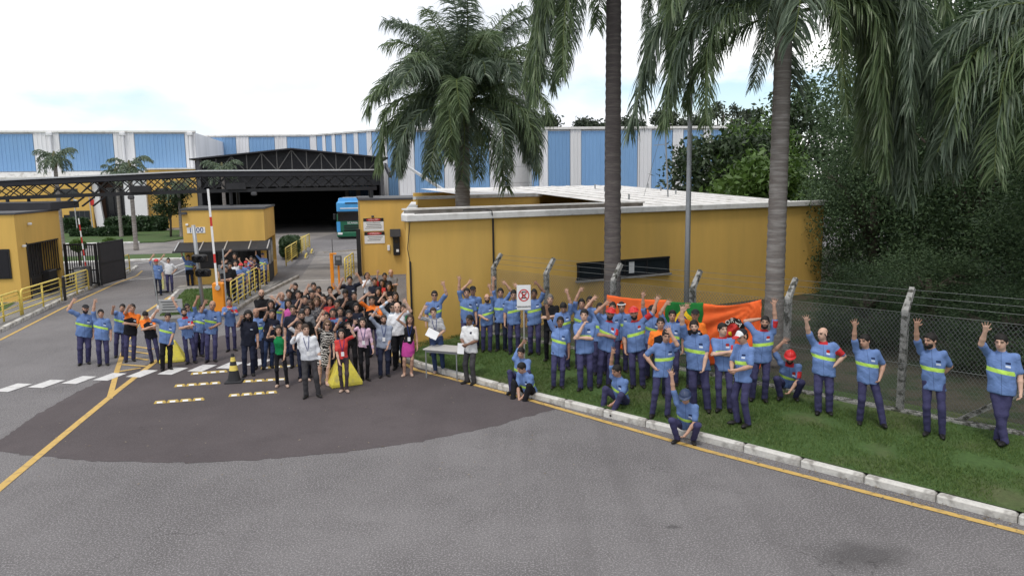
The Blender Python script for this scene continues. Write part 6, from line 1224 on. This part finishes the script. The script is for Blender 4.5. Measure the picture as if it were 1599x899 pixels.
P((533, 515), (538, 611), L_=(548, 509), R_='thigh', top='red', bot='t_plum', sex='f', hair='bob', shoe='shoe_beige', extra=('lanyard',), label='person in red top and plum trousers before right yellow block', group=OF, skin=0, ht=-4, spread=.06)
P((566, 495.5), (570, 594), R_=(552.5, 504), L_='down', top='pink', bot='t_black', sex='f', hair='long', sleeve='long', extra=('lanyard',), label='person in pale pink blouse and black trousers, waving', group=OF, skin=0, spread=.07)
P((599.4, 491.5), (600, 587), R_=(586, 482), L_='thigh', top='grey_blue', bot='t_navy', beard=True, sleeve='long', extra=('lanyard',), label='person in grey blue shirt with lanyard, arm raised', group=OF, hcol='hair_brown')
P((640.8, 490.8), (637, 587), R_=(629.5, 484), L_='down', top='black', sex='f', hair='long', sleeve='none', skirt='skirt_magenta', shoe='shoe_beige', extra=('lanyard',), label='person in black top and magenta skirt', group=OF, ht=-6, hcol='hair_brown')
P((629, 483), Yp=20.3, top='green', bot='t_jeans_light', sex='f', hair='bob', hcol='hair_brown', L_='front', label='person in green top and jeans behind the magenta skirt', group=OF)
P((613.4, 472.8), (614, 570), R_=(606, 467), L_='down', top='pale_blue', bot='t_black', sleeve='long', glasses=True, extra=('lanyard',), label='person with glasses in pale blue shirt, waving', group=OF, skin=0)
P((619.7, 464), h=1.78, L_=(634.8, 470), top='white', bot='t_black', hair='bald', label='person in white shirt waving against the yellow building corner', group=OF, skin=0)
# ---- in front of the annex
P((580.7, 462), h=1.74, R_=(571.5, 457), L_='chest', top='polo_orange', label='person in orange and black polo in front of the annex', group=SO)
P((572.7, 425.4), h=1.66, R_='chin', L_=(575, 429), top='white', bot='t_black', sex='f', hair='bob', label='person in white top shading face, far left of annex group', group=SO)
P((584.7, 433.4), h=1.74, R_='cross2', L_='cross', top='navy', bot='t_navy', label='person in navy polo with folded arms before the annex', group=SO)
P((596, 436), h=1.64, R_=(589.4, 416.5), top='red', bot='t_black', sex='f', hair='long', label='person in red with arm high in the annex group', group=SO)
P((600.7, 426), h=1.72, top='black', bot='t_black', skin=2, label='person in black at the annex left of the grey jacket', group=SO)
P((610.4, 420.7), h=1.76, R_='cross2', L_='cross', top='grey', bot='t_black', sleeve='long', hair='bald', label='person in grey jacket with folded arms at the annex wall', group=SO)
P((606.8, 441.4), h=1.64, top='black', bot='t_black', sex='f', hair='long', R_='chest', label='person in black with hand on chest in the annex group', group=SO)
P((617, 456), h=1.62, top='black', bot='t_black', sex='f', hair='long', label='person in black close to the yellow building corner', group=SO)
P((598, 462), h=1.66, R_=(600, 458), top='black', bot='t_black', sex='f', hair='bob', label='person in black waving above the grey blue shirt', group=SO)
for (u, v, kw, lab) in ((476, 461, dict(top='black', bot='t_black'), 'person in black right of the hand on chin pose'), (504, 459, dict(top='navy', bot='t_navy', R_='cross2', L_='cross'), 'person in navy with folded arms right of patterned sleeveless top'), (526, 468, dict(top='black', bot='t_black', skin=2), 'person in black right of the red top in lane crowd'), (553, 455, dict(top='black', bot='t_black', R_='wave'), 'person in black waving at the right of the tallest person'),
                        (556, 473, dict(top='navy', bot='t_navy', sex='f', hair='bob'), 'person in navy just above the pale pink blouse'), (457, 476, dict(top='navy', bot='t_navy'), 'person in navy just right behind the green halter top'), (590, 449, dict(top='black', bot='t_black', sex='f', hair='long', L_='wave'), 'person in black waving at left of the annex group'), (545, 484, dict(top='black', bot='t_black', R_='wave', beard=True), 'person in black waving left of the pale pink blouse'), (479, 478, dict(top='grey', bot='t_black', sex='f', hair='bob', R_='wave'), 'person in grey waving above the white long sleeved shirt')):
    P((u, v), h=1.7 if kw.get('sex') != 'f' else 1.62, label=lab, group=SO, **kw)
# ---- along the yellow wall
P((678, 453.8), h=1.78, L_=(694, 442), R_='down', glasses=True, label='worker in sunglasses waving alone against the yellow wall')
P((675.9, 479.8), (686, 582), R_=(660, 480), L_='front', top='stripe', bot='t_jeans', sex='f', hair='short', hcol='hair_brown', shoe='shoe_beige', extra=('lanyard',), label='person in striped tee holding white papers behind the table', group=OF, skin=0, fat=1.2)
P((738, 446.5), h=1.76, R_=(732, 439), L_='down', hat='cap', label='worker in black cap at the yellow wall')
P((728.5, 449.6), h=1.8, R_=(717, 433), L_='down', label='worker in blue with arm straight up beside the black cap')
P((731.7, 491.7), (737, 598), R_='front', L_='front', top='white_tee', bot='t_grey', turn=-35, skin=3, label='person in white tee holding paper at the table', group=OF, hd=4)
P((781.5, 449.6), h=1.76, R_=(770, 433), L_=(790, 440), label='worker in blue with both arms raised left of the sign', bot='t_navy')
P((761, 459), (760, 549), L_=(764, 446), R_='front', hair='bald', beard=True, label='worker in blue waving at the fence start behind the table')
P((801.7, 452), h=1.76, L_=(808, 444), R_='down', label='worker in blue partly hidden left of the no parking sign', hd=10)
P((833.7, 451), h=1.78, L_=(839, 440), R_='down', skin=3, label='worker in blue waving just right of the no parking sign', fat=1.05)
P((859, 459), h=1.76, R_='cross2', L_='cross', top='black', bot='t_black', hcol='hair_grey', skin=0, label='person in black with folded arms among the blue shirts', group=OF)
P((880, 469.7), h=1.72, L_=(885.5, 454), R_='down', hd=35, label='worker in blue looking down with fist raised by the fence')
P((908, 466), h=1.74, R_=(906, 451), label='worker in blue with straight arm up left of the window')
P((921, 462.4), h=1.74, L_='down', R_='down', label='worker in blue almost hidden at the fence below the window', skin=2)
P((937, 472.6), h=1.74, R_=(925, 464), label='worker in blue with raised palm left of the orange banner')
P((957, 471), h=1.74, R_='down', label="worker in blue in front of the banner's left end", skin=2)
P((971, 471), h=1.72, hat='band', R_='down', label='worker wearing a white headband before the orange banner')
P((912, 482.7), (914, 608), R_='chin', L_='cross', label='front row worker in blue with one hand at the chin', skin=0, ht=-4)
P((875, 494), (871, 606), R_=(851.5, 476), L_='down', skin=3, label='front row worker in blue waving beside the sitting pair')
P((953.5, 481), (943, 602), R_=(945, 471), L_='cross', hat='helmet', top='work_red', skin=2, beard=True, label='red helmeted worker with folded arm and raised hand')
P((989.7, 480.5), (996, 604), R_='down', L_=(1028, 467), hat='helmet', top='work_red', beard=True, label='red helmeted worker with left arm raised before orange banner', fat=1.04)
P((1019.4, 476), h=1.74, R_=(1003, 455), hat='cap', beard=True, ht=-40, label='worker in cap seen in profile before the orange banner')
P((1050, 484), h=1.72, R_=(1040, 471), skin=1, label='worker in blue waving in front of the green flag')
P((1032, 495.4), h=1.74, R_='down', L_='down', top='polo_orange', bot='t_navy', label='person in orange and black polo in the right crowd')
P((1085.4, 482.7), h=1.76, R_=(1070, 478), L_='down', top='polo_orange', bot='t_navy', hat='cap', skin=2, label='person in orange polo and black cap before the green flag')
P((1082.8, 500), (1094, 640), R_=(1063, 471), L_='thigh', beard=True, fat=1.2, label='stout worker in blue with right arm stretched straight up', skin=0, spread=.13)
P((1042, 512.7), (1030, 650), R_='hip', L_=(1046, 517), hd=12, sleeve='short', label='worker in blue hiding the face behind a raised hand', turn=8, spread=.14)
P((1127.4, 504.5), (1131, 640), R_='cross2', L_='cross', top='work_red', ht=30, label='worker with red collar and folded arms before the emblem', skin=0)
P((1153.8, 513.7), (1160, 664), R_='front', L_='front', hat='cap', hatm='cap_mixed', turn=-45, hd=22, label='worker in red, white and black cap looking down')
P((1195.5, 492.8), (1184, 626), R_='head', L_=(1209, 468), top='work_red', beard=True, label='worker leaning at fence post with hand behind head', spread=.12)
P((1285, 512), (1286, 646), R_=(1255, 489), L_='hip', top='work_red', hair='bald', skin=0, ht=-42, fat=1.12, label='worker in red collared shirt looking left, hand on hip')
P((1352, 522.4), (1356, 662), R_=(1334, 497), L_='pocket', ht=-48, label='worker in blue looking left with hand in pocket', turn=14, wide_legs=[(-.16, 0), (.22, -.15)])
P((1453, 521), (1459, 681), R_=(1428, 492), L_='behind', beard=True, ht=-40, label='worker beside the concrete fence post with hand behind back', spread=.11)
P((1563, 522), (1562, 692), R_=(1538, 512), L_='down', ht=-12, hd=6, label='rightmost worker in blue standing with crossed feet', wide_legs=[(.05, -.08), (-.04, .04)], skin=0)
# ---- sitting and crouching
P((1234, 544), h=1.74, R_=(1221.7, 530), L_='knee', pose='crouch', hat='helmet', top='work_red', beard=True, label='crouching worker in red helmet at the fence')
P((1074.5, 591), h=1.70, R_=(1044, 563), L_='knee', pose='crouch', hat='helmet', hatm='helmet_navy', label='crouching worker in dark blue helmet on the kerb', turn=-8)
P((815, 541), h=1.72, R_=(819, 531), L_='knee', pose='sit', hd=6, turn=-14, label='worker sitting behind another on the kerb, hand raised', torso_pitch=-8)
P((828, 548), h=1.74, R_='knee', L_='knee', pose='sit', bot='t_black', turn=-42, ht=-15, label='worker in black trousers sitting sideways on the kerb', torso_pitch=-24)
P((972, 567), h=1.74, R_=(956, 531), L_='knee', pose='sit', turn=-38, ht=-15, label='worker sitting on the kerb with one arm straight up', skin=2, wide_legs=[(-.26, -.32), (.05, -.36)])
def paper(u, v, Y, size, rot_, label):
    p = at(u, v, Y); o = part('paper_sheet', MT['paper'], None, ('box', (0, 0, 0), size)); o.location = p; o.rotation_euler = rot_; tag(o, label, 'paper')
pw = g(686, 582); paper(675, 521, pw.y - .34, (.30, .006, .22), (R(-25), R(28), 0), 'white papers in the hand of the person in striped tee')
pw = g(737, 598); paper(719.5, 544, pw.y - .22, (.16, .006, .26), (R(-6), R(4), 0), 'folded white paper held by the person in white tee')
print('people', PCOUNT[0], 'script seconds', round(time.time() - T0, 1))
